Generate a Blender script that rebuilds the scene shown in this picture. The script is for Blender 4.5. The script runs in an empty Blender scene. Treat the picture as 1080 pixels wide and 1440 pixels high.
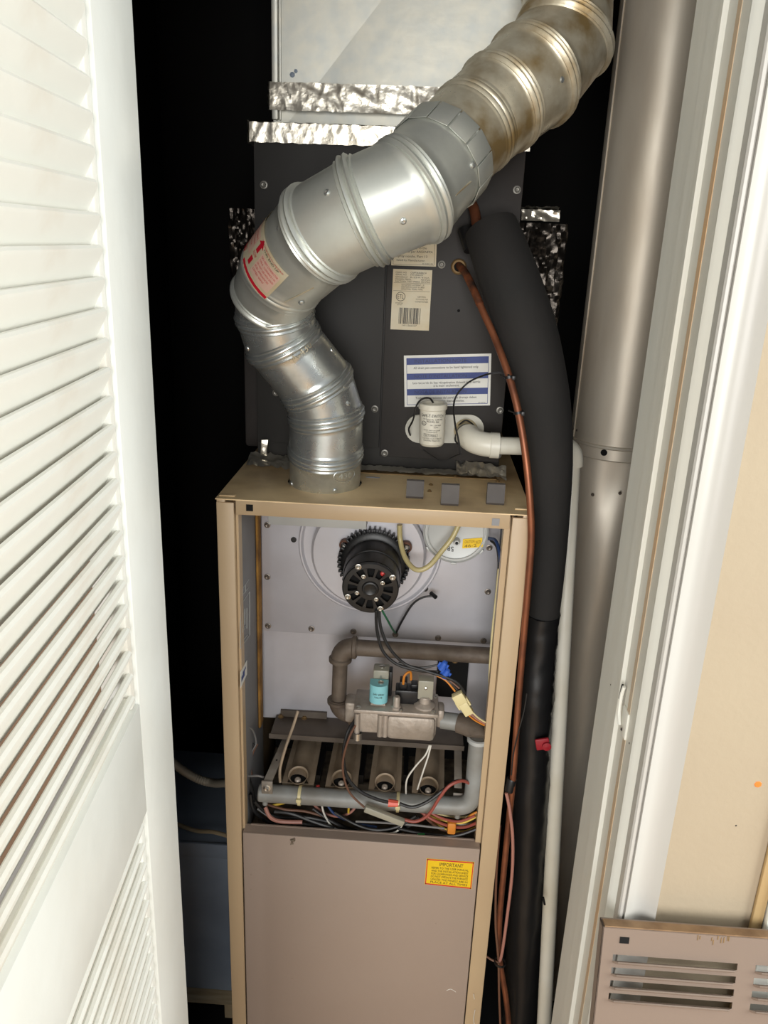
import bpy, bmesh, math, random
from mathutils import Vector as V, Matrix
random.seed(7)
S = bpy.context.scene
COL = S.collection
# ------------------------------------------------------------------ camera
FPX = 1120.0
dn = V((408-540, 4020-720, FPX)).normalized()
_vx = 605-540
Yc = V((_vx, -(FPX*FPX + _vx*(408-540))/3300, FPX)).normalized()
Zc = -dn
Xc = Yc.cross(Zc)
CAM = V((0, 0, 1.55))
cam_d = bpy.data.cameras.new('camera'); cam = bpy.data.objects.new('camera', cam_d); COL.objects.link(cam)
cam_d.sensor_fit = 'VERTICAL'; cam_d.sensor_height = 36; cam_d.lens = FPX*36/1440; cam_d.clip_start = 0.01
M = Matrix(((Xc.x, -Xc.y, -Xc.z, 0), (Yc.x, -Yc.y, -Yc.z, 0), (Zc.x, -Zc.y, -Zc.z, CAM.z), (0, 0, 0, 1)))
cam.matrix_world = M
S.camera = cam
# ------------------------------------------------------------------ world, light, exposure
w = bpy.data.worlds.new('world'); S.world = w; w.use_nodes = True
bg = w.node_tree.nodes['Background']; bg.inputs[0].default_value = (0.86, 0.93, 1.0, 1); bg.inputs[1].default_value = 0.32
def area(name, loc, target, sx, sy, power, col):
    d = bpy.data.lights.new(name, 'AREA'); d.shape = 'RECTANGLE'; d.size = sx; d.size_y = sy; d.energy = power; d.color = col
    o = bpy.data.objects.new(name, d); COL.objects.link(o); o.location = loc
    o.rotation_euler = (V(target)-V(loc)).to_track_quat('-Z', 'Y').to_euler(); return o
area('door_fill_light', (1.75, -0.05, 1.65), (-0.22, 0.4, 1.25), 0.9, 1.4, 39, (0.97, 1.0, 0.955))  # added fill from the right for the door face, no known window
area('front_fill_light', (-0.18, -2.2, 1.55), (0.0, 1.1, 1.15), 1.7, 1.6, 84, (1.0, 0.99, 0.965))  # added frontal light from behind the camera, no known patio door
sd = bpy.data.lights.new('low_sun', 'SUN'); sd.energy = 0.0
S.view_settings.view_transform = 'Standard'; S.view_settings.look = 'None'; S.view_settings.gamma = 1
S.view_settings.use_curve_mapping = False; S.view_settings.exposure = 0.0

# ------------------------------------------------------------------ pixel rays -> real points on real planes
def ray(px, py):
    c = V((px-540, py-720, FPX)); return V((Xc.dot(c), Yc.dot(c), Zc.dot(c)))
def P(px, py, Y=None, X=None, Z=None):
    d = ray(px, py)
    t = Y/d.y if Y is not None else (X/d.x if X is not None else (Z-CAM.z)/d.z)
    return CAM + d*t
def PP(px, py, o, n):
    d = ray(px, py); return CAM + d*((V(o)-CAM).dot(n)/d.dot(n))
FW = V((Xc.z, Yc.z, Zc.z))
def sz(p): return (V(p)-CAM).dot(FW)/FPX        # metres per pixel at p

# ------------------------------------------------------------------ materials
def srgb(c):
    return tuple((x/255/12.92 if x/255 <= 0.04045 else ((x/255+0.055)/1.055)**2.4) for x in c)
MATS = {}
def mat(name, c1, rough=0.5, metal=0.0, c2=None, scale=8, bump=0, bscale=60, amt=(0.35, 0.7), stretch=None, trans=0, coat=0, rvar=0):
    if name in MATS: return MATS[name]
    m = bpy.data.materials.new(name); m.use_nodes = True; nt = m.node_tree; b = nt.nodes['Principled BSDF']
    b.inputs['Base Color'].default_value = (*srgb(c1), 1); b.inputs['Roughness'].default_value = rough; b.inputs['Metallic'].default_value = metal
    if trans: b.inputs['Transmission Weight'].default_value = trans
    if coat: b.inputs['Coat Weight'].default_value = coat
    if c2 or bump or rvar:
        tc = nt.nodes.new('ShaderNodeTexCoord'); mp = nt.nodes.new('ShaderNodeMapping'); nt.links.new(tc.outputs['Object'], mp.inputs[0])
        if stretch: mp.inputs['Scale'].default_value = stretch
        if c2 or rvar:
            n = nt.nodes.new('ShaderNodeTexNoise'); n.inputs['Scale'].default_value = scale; n.inputs['Detail'].default_value = 6
            nt.links.new(mp.outputs[0], n.inputs[0])
            r = nt.nodes.new('ShaderNodeValToRGB'); r.color_ramp.elements[0].position = amt[0]; r.color_ramp.elements[1].position = amt[1]
            r.color_ramp.elements[0].color = (*srgb(c1), 1); r.color_ramp.elements[1].color = (*srgb(c2 or c1), 1)
            nt.links.new(n.outputs[0], r.inputs[0]); nt.links.new(r.outputs[0], b.inputs['Base Color'])
            if rvar:
                mr = nt.nodes.new('ShaderNodeMapRange'); mr.inputs['From Min'].default_value = 0.3; mr.inputs['From Max'].default_value = 0.7
                mr.inputs['To Min'].default_value = max(0.02, rough-rvar); mr.inputs['To Max'].default_value = min(1, rough+rvar)
                nt.links.new(n.outputs[0], mr.inputs[0]); nt.links.new(mr.outputs[0], b.inputs['Roughness'])
        if bump:
            n2 = nt.nodes.new('ShaderNodeTexNoise'); n2.inputs['Scale'].default_value = bscale; n2.inputs['Detail'].default_value = 4
            nt.links.new(mp.outputs[0], n2.inputs[0])
            bp = nt.nodes.new('ShaderNodeBump'); bp.inputs['Strength'].default_value = bump; bp.inputs['Distance'].default_value = 0.004
            nt.links.new(n2.outputs[0], bp.inputs['Height']); nt.links.new(bp.outputs[0], b.inputs['Normal'])
    MATS[name] = m; return m
m_white = mat('white door paint', (236, 238, 234), 0.38, c2=(226, 226, 220), scale=6, bump=0.15, bscale=40)
m_slat = mat('white slat paint', (238, 237, 230), 0.42, c2=(214, 200, 182), scale=9, amt=(0.5, 0.85), bump=0.1, bscale=60)
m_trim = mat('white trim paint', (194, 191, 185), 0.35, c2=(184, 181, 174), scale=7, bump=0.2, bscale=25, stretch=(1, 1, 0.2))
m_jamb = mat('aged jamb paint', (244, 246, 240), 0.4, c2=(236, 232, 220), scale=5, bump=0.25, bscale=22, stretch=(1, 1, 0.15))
m_barewood = mat('bare peach wood line', (214, 176, 134), 0.5, c2=(200, 190, 172), scale=14, stretch=(1, 1, 0.3))
m_wall = mat('cream wall paint', (176, 161, 137), 0.75, c2=(170, 154, 131), scale=3, bump=0.12, bscale=120)
m_dark = mat('near-black closet surface', (11, 10, 10), 0.95, c2=(17, 15, 13), scale=5)  # near-black base keeps the closet depth black under the lamps
m_floor = mat('warm wood floor', (196, 160, 116), 0.5, c2=(176, 140, 98), scale=5, bump=0.2)
m_tan = mat('tan furnace enamel', (190, 166, 132), 0.42, c2=(182, 156, 124), scale=5, amt=(0.3, 0.8), bump=0.04, bscale=160)
m_tan_dirty = mat('dusty tan top', (242, 214, 168), 0.5, c2=(176, 144, 102), scale=9, amt=(0.42, 0.78), bump=0.1, bscale=90)
m_panel = mat('taupe door panel enamel', (166, 148, 135), 0.4, c2=(160, 141, 127), scale=2.5, bump=0.05, bscale=120)
m_panel2 = mat('darkened taupe panel enamel', (138, 121, 109), 0.45, c2=(131, 114, 102), scale=2.5, bump=0.05, bscale=120)  # same enamel as the lower door, darkened to offset stronger light on this panel
m_greymet = mat('grey painted steel', (204, 203, 209), 0.4, 0.25, c2=(182, 179, 183), scale=6, bump=0.08, bscale=30)
m_greyin = mat('grey side liner', (140, 140, 142), 0.6, 0.1, c2=(120, 118, 116), scale=8)
m_bluemet = mat('pale blue grey steel', (186, 188, 186), 0.45, 0.2)
m_galv = mat('galvanized steel', (222, 226, 224), 0.3, 0.82, c2=(186, 190, 188), scale=34, amt=(0.35, 0.72), bump=0.12, bscale=26, rvar=0.1)
m_galv2 = mat('satin vent steel', (212, 214, 206), 0.4, 0.6, c2=(196, 198, 190), scale=24, bump=0.1, bscale=18, rvar=0.08)
m_galvold = mat('weathered vent steel', (212, 204, 182), 0.36, 0.5, c2=(150, 126, 84), scale=22, amt=(0.4, 0.68), bump=0.2, bscale=24, rvar=0.12)
m_rust = mat('rust stained steel', (160, 132, 88), 0.6, 0.6, c2=(120, 96, 66), scale=20, bump=0.2)
m_duct = mat('round duct steel', (238, 230, 214), 0.42, 0.4, c2=(186, 168, 146), scale=9, amt=(0.3, 0.75), bump=0.1, bscale=14, stretch=(1, 1, 0.25), rvar=0.08)
m_plenum = mat('spangled plenum steel', (204, 201, 188), 0.42, 0.4, c2=(188, 190, 184), scale=40, bump=0.05)
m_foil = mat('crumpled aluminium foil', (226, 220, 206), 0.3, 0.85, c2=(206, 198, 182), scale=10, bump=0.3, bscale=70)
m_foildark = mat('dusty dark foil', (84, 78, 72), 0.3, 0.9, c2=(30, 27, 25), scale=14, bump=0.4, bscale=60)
m_coil = mat('charcoal cabinet enamel', (42, 40, 37), 0.62, 0.0, c2=(38, 36, 34), scale=5, bump=0.05, bscale=90)
m_coil2 = mat('charcoal stained enamel', (42, 38, 35), 0.62, 0.0, c2=(38, 31, 27), scale=6, amt=(0.45, 0.7), bump=0.05, bscale=90)
m_black = mat('black rubber foam', (28, 27, 26), 0.85, c2=(36, 33, 31), scale=8, bump=0.25, bscale=40)
m_blk = mat('black plastic', (24, 24, 25), 0.38, bump=0.05)
m_hole = mat('dark opening', (8, 7, 7), 0.95)
m_wireblk = mat('black wire jacket', (34, 33, 33), 0.45)
m_copper = mat('dull copper', (150, 92, 64), 0.42, 0.55, c2=(98, 60, 46), scale=20, amt=(0.4, 0.75))
m_rosewire = mat('rose wire jacket', (170, 118, 104), 0.5)
m_pvc = mat('white pvc', (226, 222, 208), 0.35, c2=(214, 206, 186), scale=8)
m_pvcy = mat('yellowed pvc', (222, 210, 176), 0.35, c2=(208, 186, 140), scale=12)
m_iron = mat('black iron gas pipe', (112, 100, 88), 0.6, 0.15, c2=(84, 72, 62), scale=30, bump=0.3, bscale=90)
m_manif = mat('grey painted manifold', (150, 152, 150), 0.5, 0.1, c2=(128, 125, 118), scale=18)
m_cast = mat('cast aluminium', (188, 176, 164), 0.5, 0.35, c2=(146, 136, 124), scale=25, bump=0.3, bscale=120)
m_burn = mat('heat stained burner steel', (190, 170, 146), 0.5, 0.2, c2=(140, 122, 100), scale=16, amt=(0.35, 0.7), bump=0.15, bscale=40)
m_plate = mat('dark dusty plate', (112, 102, 92), 0.6, 0.3, c2=(84, 74, 64), scale=14, bump=0.15)
m_cable = mat('dull grey cable', (120, 118, 116), 0.6)
m_bar = mat('dusty bracket steel', (150, 142, 132), 0.55, 0.2, c2=(120, 110, 98), scale=30)
m_greyclip = mat('dull grey rubber', (92, 87, 84), 0.7, c2=(78, 73, 70), scale=20)
m_steel = mat('bright screw steel', (206, 202, 194), 0.3, 0.9)
m_clear = mat('cloudy clear plastic', (190, 186, 168), 0.3, trans=0.35)
m_tube = mat('yellowed vinyl tube', (206, 192, 140), 0.3, trans=0.25)
m_wwire = mat('white wire jacket', (220, 216, 206), 0.5)
m_ywire = mat('yellow wire jacket', (214, 178, 60), 0.5)
m_gwire = mat('green wire jacket', (30, 96, 62), 0.5)
m_bwire = mat('blue wire jacket', (36, 62, 110), 0.5)
m_rwire = mat('faded red wire jacket', (150, 74, 62), 0.5)
m_brwire = mat('brown wire jacket', (110, 76, 58), 0.5)
m_owire = mat('orange wire jacket', (206, 128, 44), 0.5)
m_blue = mat('blue wire nut plastic', (52, 96, 190), 0.4)
m_red = mat('red plastic', (206, 60, 56), 0.4)
m_coral = mat('coral plug plastic', (226, 98, 78), 0.4)
m_cream = mat('cream nylon connector', (222, 208, 158), 0.4)
m_cyan = mat('aqua paper label', (140, 206, 214), 0.5)
m_paper = mat('aged cream label paper', (212, 202, 176), 0.55, c2=(204, 186, 150), scale=30)
m_paperw = mat('white label paper', (226, 224, 216), 0.5)
m_navy = mat('navy label ink', (30, 52, 122), 0.5)
m_ink = mat('black label ink', (36, 32, 30), 0.6)
m_yel = mat('yellow sticker', (236, 196, 26), 0.45)
m_redink = mat('red label ink', (204, 30, 52), 0.5)
m_pink = mat('pink label tint', (222, 186, 168), 0.5)
m_insul = mat('yellow glass wool', (176, 130, 60), 0.9, c2=(112, 78, 36), scale=30, bump=0.6, bscale=120)
m_wood = mat('rough pine', (190, 172, 140), 0.8, c2=(160, 140, 108), scale=14, stretch=(1, 8, 1))
m_bluebox = mat('blue grey plenum steel', (138, 150, 165), 0.5, 0.0, c2=(110, 120, 134), scale=5)
m_dust = mat('grey dust and debris', (132, 118, 100), 0.95, c2=(84, 74, 62), scale=60, bump=0.5)
m_orange = mat('orange paint spot', (226, 128, 50), 0.6)
m_tanstrip = mat('ochre wall shading', (188, 158, 110), 0.6, c2=(166, 138, 96), scale=10, stretch=(1, 1, 0.2))
m_dkred = mat('dark red tag', (150, 24, 38), 0.5)
m_green = mat('green plastic', (30, 140, 70), 0.4)

# ------------------------------------------------------------------ mesh helpers
LOC = {}
def smooth_pts(pts, k=6):
    pts = [V(p) for p in pts]
    if len(pts) < 3: return pts
    out = []
    for i in range(len(pts)-1):
        p0 = pts[max(i-1, 0)]; p1 = pts[i]; p2 = pts[i+1]; p3 = pts[min(i+2, len(pts)-1)]
        for j in range(k):
            t = j/k
            out.append(0.5*((2*p1)+(-p0+p2)*t+(2*p0-5*p1+4*p2-p3)*t*t+(-p0+3*p1-3*p2+p3)*t**3))
    out.append(pts[-1]); return out
def basis(d):
    d = V(d).normalized(); a = V((0, 0, 1)) if abs(d.z) < 0.9 else V((1, 0, 0))
    u = d.cross(a).normalized(); return u, d.cross(u).normalized()
class G:
    def __init__(s): s.v = []; s.f = []; s.m = []; s.mi = 0
    def add(s, vs, fs):
        o = len(s.v); s.v += [V(v) for v in vs]; s.f += [tuple(i+o for i in f) for f in fs]; s.m += [s.mi]*len(fs); return s
    def box(s, lo, hi, bev=0):
        lo = V(lo); hi = V(hi); c = (lo+hi)/2; h = [abs(x)/2 for x in (hi-lo)]
        return s.obox(c, (1, 0, 0), (0, 1, 0), (0, 0, 1), h, bev)
    def obox(s, c, u, v, w, h, bev=0):
        c = V(c); u = V(u).normalized(); v = V(v).normalized(); w = V(w).normalized()
        b = min(bev, *[x*0.9 for x in h]) if bev else 0
        if not b:
            vs = [c+u*(sx*h[0])+v*(sy*h[1])+w*(sz_*h[2]) for sx in (-1, 1) for sy in (-1, 1) for sz_ in (-1, 1)]
            return s.add(vs, [(0, 1, 3, 2), (4, 6, 7, 5), (0, 4, 5, 1), (2, 3, 7, 6), (0, 2, 6, 4), (1, 5, 7, 3)])
        bm = bmesh.new(); bmesh.ops.create_cube(bm, size=2)
        for q in bm.verts: q.co = V((q.co.x*h[0], q.co.y*h[1], q.co.z*h[2]))
        bmesh.ops.bevel(bm, geom=bm.edges[:], offset=b, segments=2, profile=0.5, affect='EDGES')
        bm.verts.index_update()
        s.add([c+u*q.co.x+v*q.co.y+w*q.co.z for q in bm.verts], [[q.index for q in f.verts] for f in bm.faces]); bm.free(); return s
    def tube(s, pts, r, n=10, k=6, smooth=True, caps=True):
        rs = r if isinstance(r, (list, tuple)) else None
        q = smooth_pts(pts, k) if smooth and len(pts) > 2 else [V(p) for p in pts]
        N = len(q)
        if rs:
            m = len(rs)-1; R = []
            for i in range(N):
                t = i/(N-1)*m; a = min(int(t), m-1); R.append(rs[a]*(1-(t-a))+rs[a+1]*(t-a))
        else: R = [r]*N
        u = None; vs = []
        for i in range(N):
            d = (q[min(i+1, N-1)]-q[max(i-1, 0)])
            if d.length < 1e-9: d = V((0, 0, 1))
            d.normalize()
            if u is None: u, _ = basis(d)
            u = (u-d*u.dot(d)).normalized(); v = d.cross(u)
            for j in range(n):
                a = 2*math.pi*j/n; vs.append(q[i]+(u*math.cos(a)+v*math.sin(a))*R[i])
        fs = [(i*n+j, i*n+(j+1) % n, (i+1)*n+(j+1) % n, (i+1)*n+j) for i in range(N-1) for j in range(n)]
        if caps: fs += [tuple(range(n-1, -1, -1)), tuple((N-1)*n+j for j in range(n))]
        return s.add(vs, fs)
    def lathe(s, prof, o, ax, n=24, a0=0, a1=2*math.pi, caps=False):
        """prof: (radius, distance along ax)"""
        o = V(o); ax = V(ax).normalized(); u, v = basis(ax); full = abs(a1-a0-2*math.pi) < 1e-6
        c = n if full else n+1; vs = []
        for (r, h) in prof:
            for j in range(c):
                a = a0+(a1-a0)*j/n; vs.append(o+ax*h+(u*math.cos(a)+v*math.sin(a))*r)
        L = len(prof); fs = []
        for i in range(L-1):
            for j in range(n):
                j2 = (j+1) % c; fs.append((i*c+j, i*c+j2, (i+1)*c+j2, (i+1)*c+j))
        if caps: fs += [tuple(range(c-1, -1, -1)), tuple((L-1)*c+j for j in range(c))]
        return s.add(vs, fs)
    def prism(s, poly, o, u, v, w, d):
        o = V(o); u = V(u); v = V(v); w = V(w); n = len(poly)
        vs = [o+u*a+v*b for a, b in poly]+[o+u*a+v*b+w*d for a, b in poly]
        return s.add(vs, [tuple(range(n)), tuple(range(2*n-1, n-1, -1))]+[(i, (i+1) % n, n+(i+1) % n, n+i) for i in range(n)])
    def build(s, name, mats, parent=None, smooth=35):
        me = bpy.data.meshes.new(name)
        off = LOC.get(parent.name, V((0, 0, 0))) if parent else V((0, 0, 0))
        me.from_pydata([tuple(v-off) for v in s.v], [], s.f)
        mats = mats if isinstance(mats, (list, tuple)) else [mats]
        for m in mats: me.materials.append(m)
        for p, i in zip(me.polygons, s.m): p.material_index = i
        bm = bmesh.new(); bm.from_mesh(me); bmesh.ops.recalc_face_normals(bm, faces=bm.faces[:]); bm.to_mesh(me); bm.free()
        if smooth:
            me.shade_smooth(); me.set_sharp_from_angle(angle=math.radians(smooth))
        o = bpy.data.objects.new(name, me); COL.objects.link(o)
        if parent: o.parent = parent; LOC[o.name] = off
        return o
def tag(o, label, cat, group=None):
    o['label'] = label; o['category'] = cat
    if group: o['group'] = group
    return o
def thing(name, label, cat, loc, group=None):
    o = bpy.data.objects.new(name, None); COL.objects.link(o); o.location = loc; o.empty_display_size = 0.05
    LOC[o.name] = V(loc); tag(o, label, cat, group); return o
def center(o):
    """moves a top-level mesh object's origin to its own base"""
    me = o.data; xs = [v.co for v in me.vertices]
    c = V(((min(v.x for v in xs)+max(v.x for v in xs))/2, (min(v.y for v in xs)+max(v.y for v in xs))/2, min(v.z for v in xs)))
    for v in me.vertices: v.co -= c
    o.location = c; LOC[o.name] = c; return o
def struct(g, name, m, parent=None, smooth=35):
    o = g.build(name, m, parent, smooth)
    if not parent: o['kind'] = 'structure'
    return o
def copies(src, spots, parent):
    off = LOC.get(parent.name, V((0, 0, 0))); out = []
    for i, p in enumerate(spots):
        o = src if i == 0 else src.copy()
        if i: COL.objects.link(o)
        o.parent = parent; o.location = V(p)-off; out.append(o)
    return out
def screw_mesh(r, ax=(0, -1, 0), m=None, washer=True, name='screw', parent=None):
    g = G()
    if washer: g.lathe([(r*1.25, 0), (r*1.25, r*0.2), (r*0.8, r*0.3)], (0, 0, 0), ax, 16)
    g.lathe([(r*0.85, 0), (r*0.85, r*0.75), (r*0.6, r*0.95), (r*0.3, r*0.9), (0.0001, r*0.8)], (0, 0, 0), ax, 6)
    me_o = g.build(name, m or m_steel, None, 30); return me_o
def screws(parent, spots, r=0.004, ax=(0, -1, 0), m=None, name='screw', washer=True):
    o = screw_mesh(r, ax, m, washer, name); return copies(o, spots, parent)
FONT_CACHE = {}
def text_mesh(t):
    if t in FONT_CACHE: return FONT_CACHE[t]
    c = bpy.data.curves.new('lettering', 'FONT'); c.body = t; c.resolution_u = 2
    o = bpy.data.objects.new('lettering', c); me = bpy.data.meshes.new_from_object(o)
    vs = [v.co.copy() for v in me.vertices]; fs = [tuple(p.vertices) for p in me.polygons]
    bpy.data.objects.remove(o); bpy.data.curves.remove(c); bpy.data.meshes.remove(me)
    if vs:
        x0 = min(v.x for v in vs); x1 = max(v.x for v in vs); vs = [(((v.x-x0)/(x1-x0)), v.y/0.7) for v in vs]
    FONT_CACHE[t] = (vs, fs); return vs, fs
def lettering(items, fmap, m, parent, name='lettering', rects=()):
    """items: (text, x0, x1, baseline, height) in label fractions (y up)"""
    g = G()
    for t, x0, x1, y, h in items:
        vs, fs = text_mesh(t); g.add([fmap(x0+(x1-x0)*a, y+h*b) for a, b in vs], fs)
    for x0, y0, x1, y1 in rects:
        k = 6; vs = []
        for i in range(k+1):
            x = x0+(x1-x0)*i/k; vs += [fmap(x, y0), fmap(x, y1)]
        g.add(vs, [(2*i, 2*i+2, 2*i+3, 2*i+1) for i in range(k)])
    return g.build(name, m, parent, 0)
def bil(c, nrm, off):
    tl, tr, br, bl = [V(q) for q in c]; nrm = V(nrm)
    return lambda x, y: (bl*(1-x)+br*x)*(1-y)+(tl*(1-x)+tr*x)*y+nrm*off
def sheet(c, nrm, th, name, m, parent):
    f0 = bil(c, nrm, 0); f1 = bil(c, nrm, th)
    q = [(0, 0), (1, 0), (1, 1), (0, 1)]
    return G().add([f0(*a) for a in q]+[f1(*a) for a in q], [(0, 1, 2, 3), (7, 6, 5, 4), (0, 4, 5, 1), (1, 5, 6, 2), (2, 6, 7, 3), (3, 7, 4, 0)]).build(name, m, parent, 0)
from mathutils import noise as mn
def foil(g, o, u, v, nu, nv, amp, nrm, seed=0):
    """crumpled strip spanned by vectors u and v, creased by ridged noise"""
    rr = random.Random(seed); o = V(o); u = V(u); v = V(v); nrm = V(nrm); vs = []
    nu = max(nu, int(u.length/.0022)); nv = max(nv, int(v.length/.0026)); off = V((seed*3.7, seed*1.3, 0))
    for j in range(nv+1):
        for i in range(nu+1):
            a, b = i/nu, j/nv; p = V((a*u.length, b*v.length, 0))
            h = (1-abs(mn.noise(V((p.x*70, p.y*34, 0))+off))*2.2)*.6+(1-abs(mn.noise(V((p.x*30+p.y*60, p.y*40, 3))+off))*2)*.5+abs(mn.noise(p*220+off))*.35
            ed = .0012*mn.noise(V((p.x*90, 7, seed))) if j in (0, nv) else 0
            vs.append(o+u*a+v*b+v.normalized()*ed+nrm*amp*max(0, h))
    fs = [(j*(nu+1)+i, j*(nu+1)+i+1, (j+1)*(nu+1)+i+1, (j+1)*(nu+1)+i) for j in range(nv) for i in range(nu)]
    return g.add(vs, fs)
X_, Y_, Z_ = V((1, 0, 0)), V((0, 1, 0)), V((0, 0, 1))
FR = (0, -1, 0)

# ================================================================== SETTING
XL, XR, YB = -0.62, 0.56, 1.95
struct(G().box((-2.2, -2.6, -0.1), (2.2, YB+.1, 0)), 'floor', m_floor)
struct(G().box((XL-.1, 1.0, 0), (XR+.1, YB, .002)), 'added_floor_blackout', m_dark)  # thin dark slab added to black out the lit closet floor
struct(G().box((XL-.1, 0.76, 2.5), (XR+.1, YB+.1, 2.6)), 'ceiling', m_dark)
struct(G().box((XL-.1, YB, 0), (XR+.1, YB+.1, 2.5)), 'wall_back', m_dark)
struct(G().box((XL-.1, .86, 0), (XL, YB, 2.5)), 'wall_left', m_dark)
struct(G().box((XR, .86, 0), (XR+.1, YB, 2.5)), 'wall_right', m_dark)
JX = 0.2547; WY = 0.748
g = G(); g.box((JX+.012, WY, 0), (2.2, WY+.11, 2.6)); g.box((-.30, WY, 2.06), (JX+.012, WY+.11, 2.6))
wf = struct(g, 'wall_front', m_wall)
G().lathe([(0.0001, 0.0006), (.0035, .0005), (.0042, 0)], P(1066, 1103, Y=WY), FR, 7).build('paint_spot', m_orange, wf)
G().lathe([(0.0001, 0.0006), (.0012, 0)], P(1035, 1161, Y=WY), FR, 6).build('wall_nick', m_ink, wf)
struct(G().box((-2.2, WY, 0), (-.30, WY+.11, 2.6)), 'wall_front_gap_shade', mat('brown slat gap shade', (134, 108, 86), 0.7, c2=(118, 92, 72), scale=6, stretch=(1, 1, .1)))  # brown put in for the shaded gaps between the door slats
# right jamb: vertical profile (X, Y)
def jy(x): return P(x, 345, X=JX).y
prof = [(JX+.03, .94), (JX, .94), (JX, jy(952)), (JX-.002, jy(953)), (JX-.002, jy(968)), (JX-.005, jy(970)), (JX-.005, jy(973)), (JX-.001, jy(975)), (JX-.001, jy(1003)),
        (JX-.002, jy(1005)), (JX-.0035, jy(1008)), (JX-.002, jy(1011)), (JX+.003, WY-.001), (JX+.03, WY-.001)]
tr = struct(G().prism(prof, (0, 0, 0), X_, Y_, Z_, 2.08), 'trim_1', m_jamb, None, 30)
G().box((JX-.0016, jy(992), 0), (JX+.001, jy(987), 2.08)).build('bare_wood_line', m_barewood, tr)
# painted strike plate on the jamb
sp = P(880, 1006, X=JX)
g = G(); g.box((JX-.0035, sp.y-.018, sp.z-.022), (JX-.0005, sp.y+.004, sp.z+.012), .002)
g.tube([(JX-.005, sp.y+.006, sp.z+.034), (JX-.006, sp.y+.008, sp.z+.02), (JX-.006, sp.y+.007, sp.z), (JX-.006, sp.y-.002, sp.z-.012)], .0022, 8)
g.build('strike_plate', m_jamb, tr)
g = G(); g.tube([(JX-.0055, sp.y+.010, sp.z+.034), (JX-.0065, sp.y+.011, sp.z+.015)], .0016, 6, smooth=False); g.lathe([(.0022, 0), (.0001, .001)], (JX-.0045, sp.y-.006, sp.z-.015), (-1, 0, 0), 8)
g.build('strike_gap', m_hole, tr)
g = G(); g.lathe([(.0015, 0), (.0001, .0008)], P(859, 963, X=JX), (-1, 0, 0), 6); g.lathe([(.0014, 0), (.0001, .0008)], P(885, 1045, X=JX-.001), (-1, 0, 0), 6); g.build('nail_hole', m_hole, tr)
# casing
def cx(x, Y): return P(x, 345, Y=Y).x
x0 = JX+.002; x1 = P(1093, 345, Y=WY-.004).x
n_ = 10; prof = [(x0, WY), (x0, WY-.013), (x0+.0015, WY-.0155), (x0+.004, WY-.016), (x0+.006, WY-.014), (x0+.0065, WY-.012)]
xa, xb = x0+.007, x0+.042
for i in range(n_+1):
    t = i/n_; prof.append((xa+(xb-xa)*t, WY-.0165+-.0005+.0085*math.sin(math.pi*t)+.001*t))
prof += [(xb+.0008, WY-.009), (xb+.002, WY-.009), (x1-.001, WY-.008), (x1, WY-.006), (x1, WY)]
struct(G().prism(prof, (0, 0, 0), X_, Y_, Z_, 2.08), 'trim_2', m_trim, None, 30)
# ochre strip put in for shading on the cream wall, grey board beyond
q = P(1062, 1270, Y=WY-.004).x
t3 = struct(G().box((q, WY-.006, 0), (q+.013, WY, 1.13), .002), 'shade_strip', m_tanstrip)
G().box((q+.014, WY-.012, 0), (q+.1, WY, 1.13), .002).build('casing_board', m_jamb, t3)

# ================================================================== LOUVRED DOOR
de = P(205, 345, Y=.75); de.z = 0
hd = ray(510, 338); hd.z = 0; hd.normalize(); nd = V((hd.y, -hd.x, 0))
def D(u, w_, z): return V((de.x, de.y, 0))-hd*u+nd*w_+Z_*z
door = bpy.data.objects.new('door_1', None); COL.objects.link(door); door['kind'] = 'structure'; door['label'] = 'white louvred closet door swung open beside the furnace closet'
door.location = D(0, 0, .02); LOC['door_1'] = D(0, 0, .02); DW = .55
def dbox(u0, u1, w0, w1, z0, z1, name, m, bev=.0015):
    return G().obox(D((u0+u1)/2, (w0+w1)/2, (z0+z1)/2), hd, nd, Z_, ((u1-u0)/2, (w1-w0)/2, (z1-z0)/2), bev).build(name, m, door)
TH = .032
dbox(0, .114, -TH, 0, .02, 2.04, 'stile', m_white); dbox(DW-.114, DW, -TH, 0, .02, 2.04, 'stile', m_white)
for z0, z1 in ((.02, .16), (1.0095, 1.1317), (1.95, 2.04)): dbox(.114, DW-.114, -TH, 0, z0, z1, 'rail', m_white)
for z0, z1 in ((.16, 1.0095), (1.1317, 1.95)):
    dbox(.1142, .1262, -TH+.001, -.0035, z0, z1, 'inner_moulding', m_slat, .002)
    dbox(DW-.1262, DW-.1142, -TH+.001, -.0035, z0, z1, 'inner_moulding', m_slat, .002)
dbox(.126, DW-.126, -.022, -.006, 1.1319, 1.1455, 'sill_strip', m_slat, .002)
slat_me = None
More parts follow.
